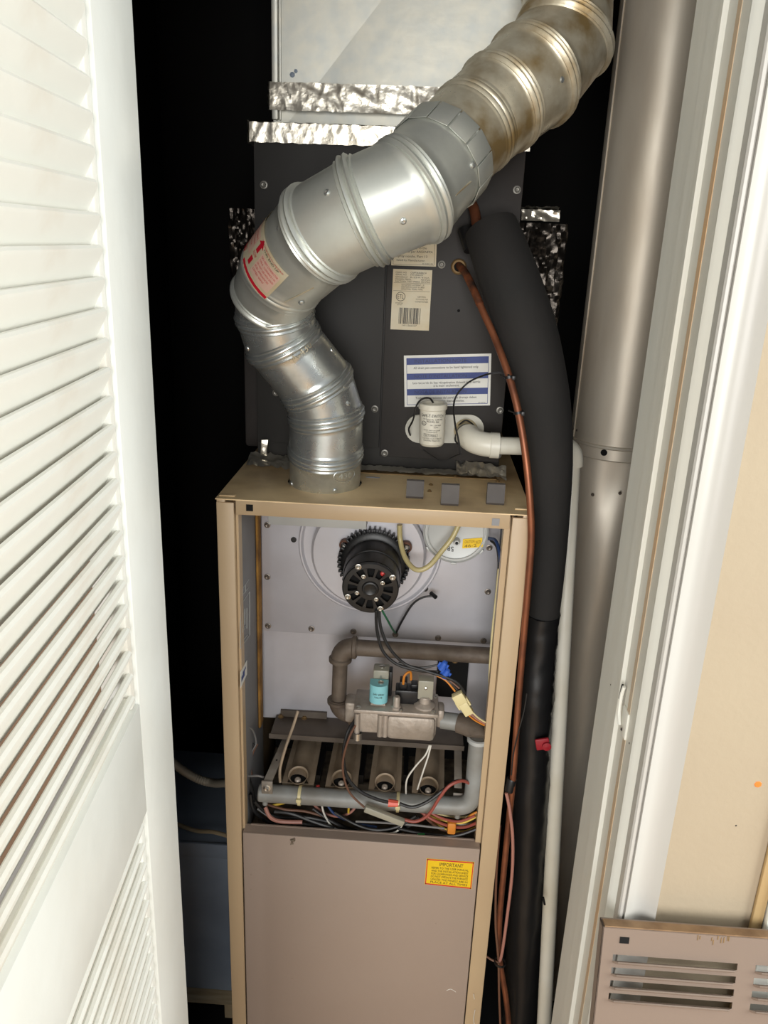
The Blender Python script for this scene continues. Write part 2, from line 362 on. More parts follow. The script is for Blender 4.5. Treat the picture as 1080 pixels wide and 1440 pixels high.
def slat(z):
    global slat_me
    if slat_me is None:
        L = DW-.126-.1255; ax = V((0, 0)); pts = []
        # section: (w, z) rounded board leaning, upper edge to the front
        a = (-.0024, 0.0); b = (-.0190, -.0335); t = .0037
        dx, dz = b[0]-a[0], b[1]-a[1]; ln = math.hypot(dx, dz); dx /= ln; dz /= ln; nx, nz = -dz, dx
        sec = []
        for c, s0 in (((a[0]+dx*t, a[1]+dz*t), 1), ((b[0]-dx*t, b[1]-dz*t), -1)):
            for k in range(5):
                an = math.pi*(k/4)-math.pi/2
                ux = nx*math.sin(an)*s0-dx*s0*math.cos(an); uz = nz*math.sin(an)*s0-dz*s0*math.cos(an)
                sec.append((c[0]+ux*t, c[1]+uz*t))
        off = LOC['door_1']; g = G()
        g.prism(sec, D(.1255, 0, 0)-V((de.x, de.y, 0)), nd, Z_, -hd, L)
        o = g.build('slat', m_slat, None, 40); slat_me = o; o.parent = door
    else:
        o = slat_me.copy(); COL.objects.link(o)
    o.location = V((de.x, de.y, z))-LOC['door_1']; return o
z = 1.1705-.02306
while z < 1.94: slat(z); z += .02306
z = 1.0045
while z > .19: slat(z); z -= .0234

# ================================================================== FURNACE CABINET
FL, FRx, FY, FT = -.2805, .1605, 1.05, 1.2015
fur = thing('furnace_cabinet', 'tan upright gas furnace cabinet with its upper front open', 'furnace', (-.06, 1.05, .04))
VY = 1.215
ip = P(365, 1000, Y=1.19).x
G().box((FL, FY+.001, .04), (FL+.012, 1.62, FT-.002), .001).build('side_panel', [m_tan], fur)
G().box((FRx-.012, FY+.001, .04), (FRx, 1.62, FT-.002), .001).build('side_panel', [m_tan], fur)
G().box((FL+.012, 1.60, .04), (FRx-.012, 1.62, FT-.002)).build('back_panel', m_tan, fur)
G().box((FL+.012, FY+.05, .04), (FRx-.012, 1.6, .06)).build('base_pan', m_tan, fur)
for a, b in ((FL, -.2555), (.134, FRx)):
    g = G(); g.box((a, FY-.001, .04), (b, FY+.004, FT-.006), .0012)
    if a < 0: g.box((b-.0025, FY+.003, .04), (b, FY+.02, FT-.006)); g.box((b+.0005, FY+.008, .63), (b+.004, FY+.028, FT-.01))
    else: g.box((a, FY+.003, .04), (a+.0025, FY+.02, FT-.006)); g.box((a-.009, FY+.012, .63), (a-.0005, FY+.03, FT-.01))
    g.build('front_stile', m_tan, fur)
# top with round hole
hc = P(457, 677, Z=FT); HR = .056
g = G(); N = 64; xs0, xs1, ys0, ys1 = FL-.0005, FRx+.0005, FY-.003, 1.6205
def onrect(a):
    c, s_ = math.cos(a), math.sin(a); t = 1e9
    if c > 1e-9: t = min(t, (xs1-hc.x)/c)
    if c < -1e-9: t = min(t, (xs0-hc.x)/c)
    if s_ > 1e-9: t = min(t, (ys1-hc.y)/s_)
    if s_ < -1e-9: t = min(t, (ys0-hc.y)/s_)
    return V((hc.x+c*t, hc.y+s_*t, 0))
angs = sorted([2*math.pi*i/N for i in range(N)]+[math.atan2(y-hc.y, x-hc.x) % (2*math.pi) for x in (xs0, xs1) for y in (ys0, ys1)])
N = len(angs); vs = []
for zz in (FT, FT-.0015):
    for a in angs: vs.append(V((hc.x+HR*math.cos(a), hc.y+HR*math.sin(a), zz)))
    for a in angs: vs.append(onrect(a)+Z_*zz)
fs = []
for i in range(N):
    j = (i+1) % N
    fs += [(i, j, N+j, N+i), (2*N+i, 3*N+i, 3*N+j, 2*N+j), (i, 2*N+i, 2*N+j, j), (N+i, N+j, 3*N+j, 3*N+i)]
g.add(vs, fs); g.build('top_panel', m_tan_dirty, fur, 30)
g = G(); g.box((-.2525, FY-.003, FT-.0225), (.1305, FY+.0005, FT-.0012), .0008); g.box((-.2525, FY, FT-.0225), (.1305, FY+.02, FT-.0212))
lip = g.build('top_front_rail', m_tan, fur)
def sq(px, py, hw, m, name, parent, Y):
    c = P(px, py, Y=Y); return G().box((c.x-hw, Y-.0009, c.z-hw), (c.x+hw, Y+.001, c.z+hw)).build(name, m, parent)
sq(351, 714, .0048, m_hole, 'square_hole', lip, FY-.003); sq(697, 734, .0052, m_greyin, 'square_plug', lip, FY-.003)
# round neck under the hole, so that the hole is not a void
G().lathe([(HR+.001, -.02), (HR+.001, 0)], (hc.x, hc.y, FT-.002), (0, 0, 1), 40).build('vent_collar', m_hole, fur)
# grey clips on the top
clip_spots = []
for px, py, hh in ((583, 701, .026), (632, 711, .030), (696, 710, .030)):
    c = P(px, py, Z=FT)
    g = G(); g.prism([(0, 0), (-.004, .004), (.001, hh), (.006, hh+.001), (.009, hh-.004), (.010, 0)], c+X_*-.0125, Y_, Z_, X_, .025)
    g.build('rubber_clip', m_greyclip, fur)
screws(fur, [P(606, 682, Z=FT), P(604, 691, Z=FT), P(640, 671, Z=FT), P(700, 677, Z=FT)], .0028, (0, 0, 1), m_rust)
# raised top corner seams
for px, py in ((320, 697), (735, 716)):
    c = P(px, py, Z=FT); G().obox(c+Z_*.0008, X_, Y_, Z_, (.011, .004, .0008), .0005).build('corner_tab', m_tan_dirty, fur)
# lower door panel
pz = .632
g = G(); g.box((-.2530, FY-.004, .05), (.1320, FY+.001, pz), .0015); g.box((-.2530, FY, pz-.0015), (.1320, FY+.018, pz))
g.box((-.2440, FY+.016, pz-.002), (.1230, FY+.019, pz+.0008))
ldp = g.build('lower_door_panel', m_panel, fur)
c = [P(600, 1207, Y=FY-.004), P(667, 1212, Y=FY-.004), P(663, 1250, Y=FY-.004), P(597, 1243, Y=FY-.004)]
lb = sheet(c, FR, .0006, 'yellow_label', m_yel, ldp)
fm = bil(c, FR, .0009)
lettering([('IMPORTANT', .28, .78, .76, .13)]+[(t, .12, .9, y, .075) for t, y in (('REFER TO THE USER MANUAL', .64), ('AND THE INSTALLATION SHEET', .53), ('FOR CLEARANCES AND SERVICE', .42), ('DO NOT OPERATE THE FURNACE', .31), ('UNLESS THE PANELS ARE IN', .20), ('PLACE AT ALL TIMES', .09))],
          fm, m_ink, lb, rects=[])
lettering([], fm, m_redink, lb, 'red_border', [(.01, .01, .99, .05), (.01, .95, .99, .99), (.01, .01, .03, .99), (.97, .01, .99, .99)])
# scuffs, dead moth
mo = P(411, 1181, Y=FY-.004)
g = G(); g.tube([mo+V((-.003, -.002, .001)), mo+V((.001, -.002, .001)), mo+V((.004, -.002, -.001))], [.0008, .0018, .0012], 6)
g.add([mo+V((0, -.002, .002)), mo+V((.004, -.004, .006)), mo+V((.006, -.003, .001)), mo+V((-.001, -.002, -.001)), mo+V((-.003, -.004, -.007)), mo+V((.003, -.003, -.006))], [(0, 1, 2), (3, 4, 5)])
tag(center(g.build('dead_moth', m_dust)), 'small dried brown moth stuck near the top of the lower furnace panel', 'insect')
for px, py, a, l in ((410, 1179, 0, 0), (380, 1213, .2, .0008), (353, 1230, 0, .0007), (353, 1251, 0, .0008), (411, 1376, 0, .0009), (613, 1299, 0, .0006), (459, 1213, 0, .0006)):
    if l: G().lathe([(.0001, .0004), (l, 0)], P(px, py, Y=FY-.004), FR, 6).build('speck', m_dust, ldp)
for pts in (((628, 1393), (634, 1391), (641, 1395)), ((667, 1405), (666, 1398)), ((668, 1420), (666, 1432), (667, 1440))):
    G().tube([P(a, b, Y=FY-.004) for a, b in pts], .0005, 5).build('paint_scratch', m_paperw, ldp)
# inside: liners, vestibule panel
LX, RX = -.2525, .1445
g = G(); g.box((LX-.003, FY+.021, .60), (LX, VY, FT-.0235)); g.build('side_liner', m_greyin, fur)
g = G(); g.box((RX, FY+.031, .60), (RX+.003, VY, FT-.0235)); g.build('side_liner', m_greyin, fur)
G().box((LX, VY, .74), (RX, VY+.003, FT-.004)).build('vestibule_panel', m_greymet, fur)
G().box((LX, VY+.12, .45), (RX, VY+.123, .74)).build('burner_box_back', m_hole, fur)
G().box((LX, FY+.02, .588), (RX, VY+.12, .592)).build('burner_box_floor', m_dust, fur)
g = G(); g.box((LX+.0005, 1.172, .745), (LX+.005, 1.196, FT-.03), .002); g.build('glass_wool_strip', m_insul, fur)
# wiring diagram print + blue sticker on the left liner
def PL(px, py): return P(px, py, X=LX+.0006)
g = G()
def lline(a, b, r=.0006):
    g.tube([PL(*a), PL(*b)], r, 4, smooth=False)
for a, b in (((338, 852), (351, 832)), ((351, 832), (351, 893)), ((351, 893), (338, 912)), ((338, 912), (338, 852)), ((341, 862), (341, 890)), ((344, 856), (344, 878)), ((347, 855), (347, 884)), ((341, 890), (345, 880)),
             ((341, 828), (350, 815)), ((340, 838), (350, 826)), ((345, 822), (345, 833)), ((341, 828), (341, 838)), ((342, 900), (348, 893))): lline(a, b)
lettering_o = g.build('wiring_diagram', m_bluemet, fur)
c = [PL(338, 945), PL(347, 928), PL(347, 948), PL(338, 968)]
st = sheet(c, (1, 0, 0), .0005, 'blue_white_sticker', m_paperw, fur)
lettering([], bil(c, (1, 0, 0), .0008), m_navy, st, 'print', [(.1, .3, .6, .6), (.3, .6, .8, .75)])
# cover plate in the upper half
CY = 1.195
a = P(369, 887, Y=CY); b = P(690, 907, Y=CY); zb = (a.z+b.z)/2
cp = G(); cp.box((a.x, CY, zb), (b.x, VY-.0005, FT-.005), .002); cp.box((a.x-.002, CY+.010, zb-.005), (b.x+.002, VY-.0005, zb+.002)); cp.box((a.x-.004, CY+.012, zb-.004), (a.x+.001, VY-.0005, FT-.006))
cpo = cp.build('cover_plate', m_greymet, fur)
screws(fur, [P(px, py, Y=CY-.0003) for px, py in ((376, 738), (376, 811), (377, 880), (438, 884), (497, 888), (556, 892), (616, 897), (680, 901), (686, 832), (688, 770))], .0042, m=mat('dull screw steel', (130, 122, 114), .4, .7))
for px, py, r in ((413, 759, .0048), (598, 828, .0050), (573, 825, .0018), (687, 757, .003)): G().lathe([(r, 0), (r*.9, .0015), (.0001, .0016)], P(px, py, Y=CY), FR, 16).build('grommet', m_blk, cpo)
c0 = P(377, 727, Y=1.12); c1 = P(515, 745, Y=1.12)
G().box((c0.x, 1.12, c1.z), (c1.x, CY-.0005, FT-.006), .001).build('bracket_box', m_bluemet, fur)
# black recess plates behind the valve, right
c0 = P(616, 925, Y=VY-.002); c1 = P(655, 978, Y=VY-.002)
G().box((c0.x, VY-.012, c1.z), (c1.x, VY-.0005, c0.z), .002).build('access_port', m_hole, fur)
c = P(640, 930, Y=VY-.014); screws(fur, [V((c.x, VY-.012, c.z))], .004, m=m_rust)
G().box((-.11, VY-.02, .592), (.10, VY+.02, .60)).build('debris_tray', m_dust, fur)

# ================================================================== DRAFT INDUCER
C0 = P(521, 767, Y=CY)
ind = thing('draft_inducer', 'round grey inducer housing carrying a black slotted motor', 'blower', (C0.x, CY, C0.z-.09))
ps = sz(C0); R1 = 101*ps
g = G(); g.lathe([(R1, 0), (R1, .006), (R1-.002, .0085), (R1-.0045, .0085), (R1-.006, .006), (R1-.008, .0045), (.0001, .0045)], (C0.x, CY-.0005, C0.z), FR, 72)
g.build('housing_plate', m_greymet, ind)
C1 = P(519, 775, Y=CY-.006); R2 = 80*ps
g = G(); g.lathe([(R2, 0), (R2, .014), (R2-.004, .018), (.0001, .019)], (C1.x, CY-.005, C1.z), FR, 60)
sc = g.build('volute', m_greymet, ind)
MY = CY-.024
MC = P(526, 787, Y=MY); rr = 46*sz(MC)
g = G(); g.lathe([(rr*.98, 0), (rr, .004), (rr, .014), (rr*.88, .018), (.0001, .018)], (MC.x, MY+.001, MC.z), FR, 48)
mf = g.build('finned_flange', m_blk, ind)
fins = []
fb = G().box((-.0016, -.020, -.001), (.0016, -.001, .005), .0006).build('fin', m_blk, None)
for k in range(44):
    an = 2*math.pi*k/44; o = fb if k == 0 else fb.copy()
    if k: COL.objects.link(o)
    o.parent = mf; o.location = V((MC.x+rr*math.cos(an), MY+.001, MC.z+rr*math.sin(an)))-LOC[ind.name]; o.rotation_euler = (0, math.pi/2-an, 0)
EY = 1.078
EC = P(521, 826, Y=EY); er = 40*sz(EC)
g = G(); ax = (V((MC.x, MY-.015, MC.z))-EC); L = ax.length
g.lathe([(er*.99, .004), (er*1.0, .012), (er*1.0, L*.45), (er*1.03, L*.46), (er*1.06, L*.55), (er*1.04, L*.9), (er*.9, L)], EC, ax, 48)
g.build('motor_body', m_blk, ind)
# end cap with 12 slots: ring sectors left open over a dark disc
n_ax = (-ax).normalized(); uu, vv = V((1, 0, 0)), None; uu = (uu-n_ax*uu.dot(n_ax)).normalized(); vv = n_ax.cross(uu)*-1
if vv.z < 0: vv = -vv
def cap(r, a, h): return EC+n_ax*h+(uu*math.cos(a)+vv*math.sin(a))*r
g = G(); h0 = .0045
g.lathe([(er, 0), (er, .003), (er*.96, .0045), (er*.80, .0050)], EC-n_ax*.001, n_ax, 60)
g.lathe([(er*.46, .0048), (er*.30, .0052), (er*.27, .0075), (er*.22, .008), (er*.18, .0072), (.0001, .0066)], EC-n_ax*.001, n_ax, 40)
for k in range(12):
    a = 2*math.pi*(k+.5)/12; w1 = .30 if k % 3 else .34
    vs = []
    for rad, ww in ((er*.44, w1*.55), (er*.62, w1*.42), (er*.82, w1*.55)):
        for sgn in (-1, 1): vs.append(cap(rad, a+sgn*ww*.5, h0-.0005)); 
        for sgn in (-1, 1): vs.append(cap(rad, a+sgn*ww*.5, h0-.0045))
    fs = []
    for i in (0, 4): fs += [(i, i+1, i+5, i+4), (i, i+4, i+6, i+2), (i+1, i+3, i+7, i+5)]
    g.add(vs, fs)
ec = g.build('end_cap', m_blk, ind, 30)
G().lathe([(er*.93, -.006), (.0001, -.006)], EC+n_ax*.001, n_ax, 40).build('windings', m_hole, ec)
g = G(); cc = P(538, 808, Y=EY); g.lathe([(.004, 0), (.003, .003), (.0001, .004)], cc-n_ax*.004, n_ax, 12); g.build('red_wire_end', m_red, ec)
def capp(px, py): return PP(px, py, EC+n_ax*.005, n_ax)
o1 = screw_mesh(.0036, n_ax, m_steel); copies(o1, [capp(*q) for q in ((504, 797), (552, 812), (489, 839), (535, 856))], ind)
o2 = screw_mesh(.0026, n_ax, m_steel, name='rivet'); copies(o2, [capp(*q) for q in ((511, 811), (538, 820), (502, 834), (529, 843))], ind)
for px, py in ((485, 767), (571, 770)):
    c = P(px, py, Y=CY-.034)
    g = G(); g.lathe([(.0085, -.012), (.0092, -.004), (.0092, 0), (.0065, .0025), (.0062, .001)], c, FR, 24); mt = g.build('rubber_mount', m_brwire if 0 else mat('aged brown rubber', (104, 72, 58), .6), ind)
    G().lathe([(.0048, -.006), (.0048, .002), (.0035, .003), (.003, .0005), (.0001, .0005)], c, FR, 12).build('nut', m_steel, mt)
    G().obox((c+V((MC.x, CY-.03, MC.z)))/2, (V((MC.x, 0, MC.z))-V((c.x, 0, c.z))).normalized(), Y_, (V((MC.x, 0, MC.z))-V((c.x, 0, c.z))).normalized().cross(Y_), (.013, .002, .004), .001).build('mount_arm', m_blk, mt)

# ================================================================== PRESSURE SWITCH
SY = 1.165
sc_ = P(641, 749, Y=SY); sr = 46*sz(sc_)
psw = thing('pressure_switch', 'round silver pressure switch with a yellow sticker behind the top rail', 'switch', (sc_.x, SY+.02, sc_.z-sr))
g = G(); g.lathe([(sr*.9, -.026), (sr*.92, -.004), (sr, -.003), (sr, .0), (sr*.95, .0016), (sr*.93, .0003), (sr*.90, .0003), (sr*.885, .0022), (sr*.86, .0022), (sr*.845, .0005), (sr*.8, -.0005), (.0001, -.0003)], sc_, FR, 64)
g.build('diaphragm_case', m_bluemet, psw)
clipo = G().box((-.0045, -.0028, -.0016), (.0045, .008, .0016), .0006).build('crimp_clip', m_bluemet, None)
for k in range(6):
    an = math.radians(160+k*55); o = clipo if k == 0 else clipo.copy()
    if k: COL.objects.link(o)
    o.parent = psw; o.location = sc_+V((math.cos(an)*sr*1.0, -.001, math.sin(an)*sr*1.0))-LOC[psw.name]; o.rotation_euler = (0, math.pi/2-an, 0)
hb = P(642, 760, Y=SY-.001)
g = G(); g.lathe([(.0052, 0), (.005, .010), (.0042, .0125), (.0026, .0125), (.0024, .008), (.0001, .008)], hb, FR, 20); hub = g.build('hose_port', m_bluemet, psw)
G().lathe([(.0024, .0082), (.0001, .0083)], hb, FR, 12).build('port_hole', m_hole, hub)
c = [P(651, 758, Y=SY), P(678, 756, Y=SY), P(679, 769, Y=SY), P(650, 771, Y=SY)]
lb = sheet(c, FR, .0009, 'yellow_sticker', m_yel, psw)
lettering([('CAUTION', .1, .6, .55, .3), ('46-2', .1, .7, .1, .3), ('NOTE', .66, .94, .4, .35)], bil(c, FR, .0012), mat('brown ink', (120, 84, 20), .6), lb)
c = [P(638, 776, Y=SY), P(629, 775, Y=SY), P(629, 768, Y=SY), P(638, 769, Y=SY)]
lettering([('58', 0, 1, 0, .95)], bil(c, FR, .0008), m_ink, psw)

# clear vinyl tube
def pts(l): return [P(a, b, Y=y) for a, b, y in l]
o = G().tube(pts([(562, 738, 1.15), (563, 760, 1.15), (570, 785, 1.135), (585, 801, 1.12), (603, 796, 1.12), (622, 774, 1.13), (636, 756, 1.135), (645, 738, 1.14)]), .0040, 12).build('vinyl_tube', m_tube)
tag(center(o), 'yellowed clear vinyl tube looping from the inducer to the pressure switch', 'tube')

# ================================================================== GAS PIPE (black iron)
gy = 1.135
gp = thing('gas_pipe', 'rusty black iron gas pipe with two elbows feeding the valve', 'pipe', P(475, 990, Y=gy))
s_ = sz(P(500, 950, Y=gy)); r = 11.5*s_
pA, pB, pC, pD, pE = P(704, 925, Y=gy), P(492, 908, Y=gy), P(480, 925, Y=gy), P(472, 985, Y=gy-.01), P(500, 1003, Y=gy-.02)
pB.z = pA.z = (pA.z+pB.z)/2; top = V((P(479, 908, Y=gy).x, gy, pB.z))
bot = V((top.x-.001, gy, P(468, 1000, Y=gy).z))
G().tube([V((RX+.0, gy, top.z)), top+X_*.02], r, 20, smooth=False).build('horizontal_run', m_iron, gp)
G().tube([top-Z_*.02, bot+Z_*.018], r*.92, 20, smooth=False).build('vertical_run', m_iron, gp)
def elbow(name, a, c, b, r, m, parent, collar=True):
    """a, b: ends; c: corner"""
    g = G(); q = []
    for i in range(9):
        t = i/8; q.append(a*(1-t)**2+c*2*t*(1-t)+b*t*t)
    g.tube([a+(a-c).normalized()*.001]+q+[b+(b-c).normalized()*.001], r, 20, smooth=False)
    if collar:
        for e in (a, b):
            d = (e-c).normalized(); g.lathe([(r, -.008), (r*1.15, -.006), (r*1.15, -.001), (r*.9, .0005), (.0001, .0005)], e, d, 20)
    return g.build(name, m, parent)
elbow('elbow', top+X_*.026, top, top-Z_*.026, r*1.22, m_iron, gp)
eb = bot+V((.034, -.004, 0))
elbow('elbow', bot+Z_*.024, bot, bot+V((.026, -.003, 0)), r*1.25, m_iron, gp)
vx0 = P(500, 1005, Y=1.10)
G().tube([bot+V((.022, -.003, 0)), V((vx0.x+.004, bot.y-.006, bot.z))], r, 20, smooth=False).build('nipple', m_iron, gp)
print('gasbot', bot, 'valve', vx0)

# ================================================================== GAS VALVE
vy = 1.075
a = P(497, 1004, Y=vy); b = P(614, 1047, Y=vy)
va = thing('gas_valve', 'cast aluminium gas control valve with aqua labelled solenoid', 'valve', ((a.x+b.x)/2, vy+.03, b.z))
zt = a.z+.001; zl = b.z+.006; x0v, x1v = a.x, b.x; yb = vy+.062
g = G(); g.box((x0v, vy, zt), (x1v, yb, zt+.007), .002); g.build('cover_plate', m_cast, va)
g = G(); W = x1v-x0v
g.box((x0v+.004, vy+.004, zl+.004), (x1v-.002, yb-.004, zt+.001), .004)
g.box((x0v+W*.40, vy-.002, zl-.002), (x1v-.004, yb-.02, zt), .007)
for fx in (.32, .38, .045): g.tube([V((x0v+W*fx, vy+.002, zl+.002)), V((x0v+W*fx, vy+.002, zt))], .0045, 12, smooth=False)
g.lathe([(.022, 0), (.022, .004), (.018, .006)], (x0v+W*.66, vy+.03, zl-.001), (0, 0, -1), 28, caps=True)
g.build('valve_body', m_cast, va)
g = G(); g.lathe([(.007, 0), (.007, .012), (.004, .014), (.0001, .014)], (x0v+W*.055, vy+.002, zl+.006), (0, 0, -1), 14); g.build('adjuster_cap', m_steel, va)
g = G(); g.box((x0v-.016, vy+.022, zl+.008), (x0v+.004, yb-.008, zt+.004), .005); g.build('inlet_boss', m_cast, va)
g = G(); g.box((x1v-.003, vy+.02, zl+.010), (x1v+.010, yb-.012, zt+.002), .005); g.build('outlet_boss', m_cast, va)
zp = zt+.007
screws(va, [V((x0v+.007, vy+.007, zp)), V((x1v-.008, vy+.007, zp)), V((x0v+W*.55, vy+.006, zp)), V((x1v-.004, yb-.01, zp))], .0032, (0, 0, 1))
# aqua solenoid (front, left)
sc1 = P(531, 997, Z=zp); sc1.z = zp; sc1.y = vy+.024
g = G(); g.box((sc1.x-.012, sc1.y-.010, zp), (sc1.x+.012, sc1.y+.012, zp+.004), .001); g.build('solenoid_base', m_cast, va)
ztop = P(531, 966, Y=sc1.y-.012).z
n = 20; sec = [(.0145*math.cos(t), -.012*abs(math.sin(t))) for t in [math.pi*i/n for i in range(n+1)]]+[(-.0145, .012), (.0145, .012)]
g = G().prism(sec, (sc1.x, sc1.y, zp+.004), X_, Y_, Z_, ztop-zp-.004); so = g.build('solenoid', m_cyan, va)
fx = lambda x, y: V((sc1.x-.0125+.025*x, sc1.y-.0012*1-.012*math.sqrt(max(0, 1-((x*2-1)*.86)**2))-.0003, zp+.006+(ztop-zp-.008)*y))
lettering([('24V 60Hz', .15, .85, .52, .12), ('VALVE', .25, .75, .34, .1)], fx, m_ink, so)
g = G(); g.lathe([(.0045, 0), (.0045, .002), (.0001, .003)], (sc1.x+.003, sc1.y, ztop), (0, 0, 1), 14); g.build('solenoid_nut', m_steel, so)
# tall clear solenoid behind
c = V((sc1.x+.002, sc1.y+.026, zp)); zt2 = P(537, 938, Y=c.y).z
g = G(); g.box((c.x-.0125, c.y-.012, zp), (c.x+.0125, c.y+.012, zt2), .002); cs = g.build('clear_coil', m_clear, va)
g = G(); g.lathe([(.005, 0), (.005, .002), (.0022, .003), (.0001, .003)], (c.x+.001, c.y, zt2), (0, 0, 1), 16); g.box((c.x-.001, c.y-.0135, zp+.02), (c.x+.001, c.y-.012, zt2-.008)); g.build('coil_terminal', m_steel, cs)
G().box((c.x+.0126, c.y-.008, zp+.002), (c.x+.018, c.y+.012, zt2-.004), .001).build('coil_bracket', m_blk, cs)
# black regulator block
c = P(575, 985, Z=zp); c.y = vy+.036
g = G(); g.box((c.x-.022, c.y-.012, zp), (c.x+.014, c.y+.014, zp+.024), .002); g.box((c.x-.016, c.y-.006, zp+.022), (c.x-.004, c.y+.014, zp+.036), .0015); g.box((c.x+.002, c.y-.002, zp+.022), (c.x+.013, c.y+.014, zp+.030), .0015)
g.build('control_block', m_blk, va)
# small cylinder front
c = P(557, 1000, Z=zp); c.z = zp; c.y = vy+.012
g = G(); g.lathe([(.0075, 0), (.0078, .003), (.0056, .0045), (.0054, .019), (.0042, .021), (.0001, .021)], c, (0, 0, 1), 20); g.build('regulator_stem', m_cast, va)
# right coil
c = P(597, 1000, Z=zp); c.z = zp; c.y = vy+.024
g = G(); g.lathe([(.017, 0), (.017, .003), (.012, .006), (.009, .007), (.009, .015), (.0075, .017)], c, (0, 0, 1), 28, caps=True); g.build('pilot_boss', m_cast, va)
g = G(); g.box((c.x-.012, c.y-.004, zp+.013), (c.x+.012, c.y+.016, zp+.046), .0015); cs = g.build('metal_coil', m_clear, va)
G().lathe([(.003, 0), (.0028, .002), (.0001, .003)], (c.x, c.y-.004, zp+.034), FR, 12).build('coil_rivet', m_steel, cs)
valve_x1, valve_z = x1v, zl

# ================================================================== BURNER RACK
bz = .700
br = thing('burner_rack', 'rusty burner rack with four tube burners under a top plate', 'burner', (-.06, 1.15, .60))
tzp = .748
f0 = P(380, 1032, Z=tzp); f1 = P(652, 1050, Z=tzp); fyY = (f0.y+f1.y)/2
g = G(); g.box((f0.x, fyY, tzp-.0015), (f1.x, VY-.001, tzp), .0005); g.box((f0.x-.002, fyY-.001, tzp-.008), (f1.x+.001, fyY+.0005, tzp+.001))
g.box((f0.x+.008, VY-.006, tzp), (f0.x+.09, VY-.001, tzp+.012))
g.build('top_plate', m_plate, br)
print('plate', f0, f1)
screws(br, [P(402, 997, Z=tzp), P(395, 1008, Z=tzp), P(428, 1010, Z=tzp)], .0042, (0, 0, 1), m_rust)
# pilot fitting with a brass tip
c = P(428, 998, Z=tzp)
g = G(); g.lathe([(.004, 0), (.004, .007), (.003, .010), (.003, .013)], c, (0, 0, 1), 12, caps=True); pf = g.build('pilot_fitting', m_cast, br)
G().lathe([(.004, .013), (.0065, .020), (.006, .027), (.003, .031), (.0001, .031)], c, (0, 0, 1), 12).build('rust_cap', m_rust, pf)
# side bars
g = G(); a = P(404, 1037, Z=.735); b = P(376, 1100, Z=.715)
d = (b-a); g.obox((a+b)/2, d.normalized(), X_, d.normalized().cross(X_), (d.length/2, .007, .002), .001); g.box((b.x-.009, b.y-.004, b.z-.020), (b.x+.009, b.y, b.z+.004), .001)
sbar = g.build('side_bar', m_bar, br)
o = screw_mesh(.005, FR, m_steel); copies(o, [V((b.x, b.y-.004, b.z-.008))], br)
G().lathe([(.0016, 0), (.0001, .0005)], (a*.45+b*.55)+V((0, 0, .0025)), (0, -.3, 1), 10).build('bar_hole', m_hole, sbar)
g = G(); a = P(644, 1052, Z=.735); b = P(644, 1108, Z=.705); b.x = a.x
d = (b-a); g.obox((a+b)/2, d.normalized(), X_, d.normalized().cross(X_), (d.length/2, .0065, .002), .001); g.box((a.x-.008, b.y-.012, b.z-.026), (a.x+.008, b.y-.009, b.z-.002), .001)
sb2 = g.build('side_bar', m_bar, br)
G().lathe([(.0022, 0), (.0001, .0005)], (a.x, b.y-.0121, b.z-.014), FR, 10).build('bar_hole', m_hole, sb2)
openings = [(419, 1097), (480, 1102), (541, 1107), (602, 1112)]; tops = [(432, 1040), (489, 1042), (547, 1045), (607, 1048)]
for (ox, oy), (tx, ty) in zip(openings, tops):
    a = P(ox, oy, Z=bz+.004); b = P(tx, ty, Z=bz+.004); b = a+(b-a)*1.35; b.x = a.x+(b.x-a.x)*.7
    d = (b-a); L = d.length; dd = d.normalized(); sd_ = dd.cross(Z_).normalized()
    g = G()
    n1, n2 = 12, 12; vs = []
    for i in range(n1+1):
        t = i/n1; hw = .0265-.002*t
        rr_ = (.0175 if t < .10 else .0130+.006*max(0, .3-abs(t-.45))+.002*t)
        for j in range(n2+1):
            s2 = -1+2*j/n2; x = s2*hw; zh = math.sqrt(max(0, rr_*rr_-x*x)) if abs(x) < rr_ else 0
            vs.append(a+dd*(L*t-.0)+sd_*x+Z_*(zh*1.0-.006))
    fs = [(i*(n2+1)+j, i*(n2+1)+j+1, (i+1)*(n2+1)+j+1, (i+1)*(n2+1)+j) for i in range(n1) for j in range(n2)]
    g.add(vs, fs)
    g.add([a+sd_*-.0265+Z_*-.006, a+sd_*.0265+Z_*-.006, a+sd_*.0265+Z_*-.012, a+sd_*-.0265+Z_*-.012], [(0, 1, 2, 3)])
    bo = g.build('burner_tube', m_burn, br, 50)
    ax = V((0, -.35, .94)).normalized()
    g = G(); c = a+dd*.004+Z_*.006
    g.lathe([(.0125, -.010), (.0155, .001), (.0165, .0018), (.0150, .0008), (.0138, -.003), (.0125, -.007)], c, ax, 28); mo_ = g.build('venturi_mouth', m_burn, bo)
    G().lathe([(.0130, -.006), (.0001, -.0062)], c, ax, 24).build('dark_throat', m_hole, bo)
    g = G(); g.lathe([(.0055, -.006), (.005, .0), (.003, .002), (.0001, .002)], c+V((0, -.006, -.003)), ax, 14); g.build('orifice', m_cast, bo)
# flame shield gaps between burners
for px in (450, 510, 571):
    a = P(px, 1075, Z=bz-.012); G().box((a.x-.004, a.y-.03, bz-.03), (a.x+.004, a.y+.06, bz-.012)).build('divider', m_blk, br)

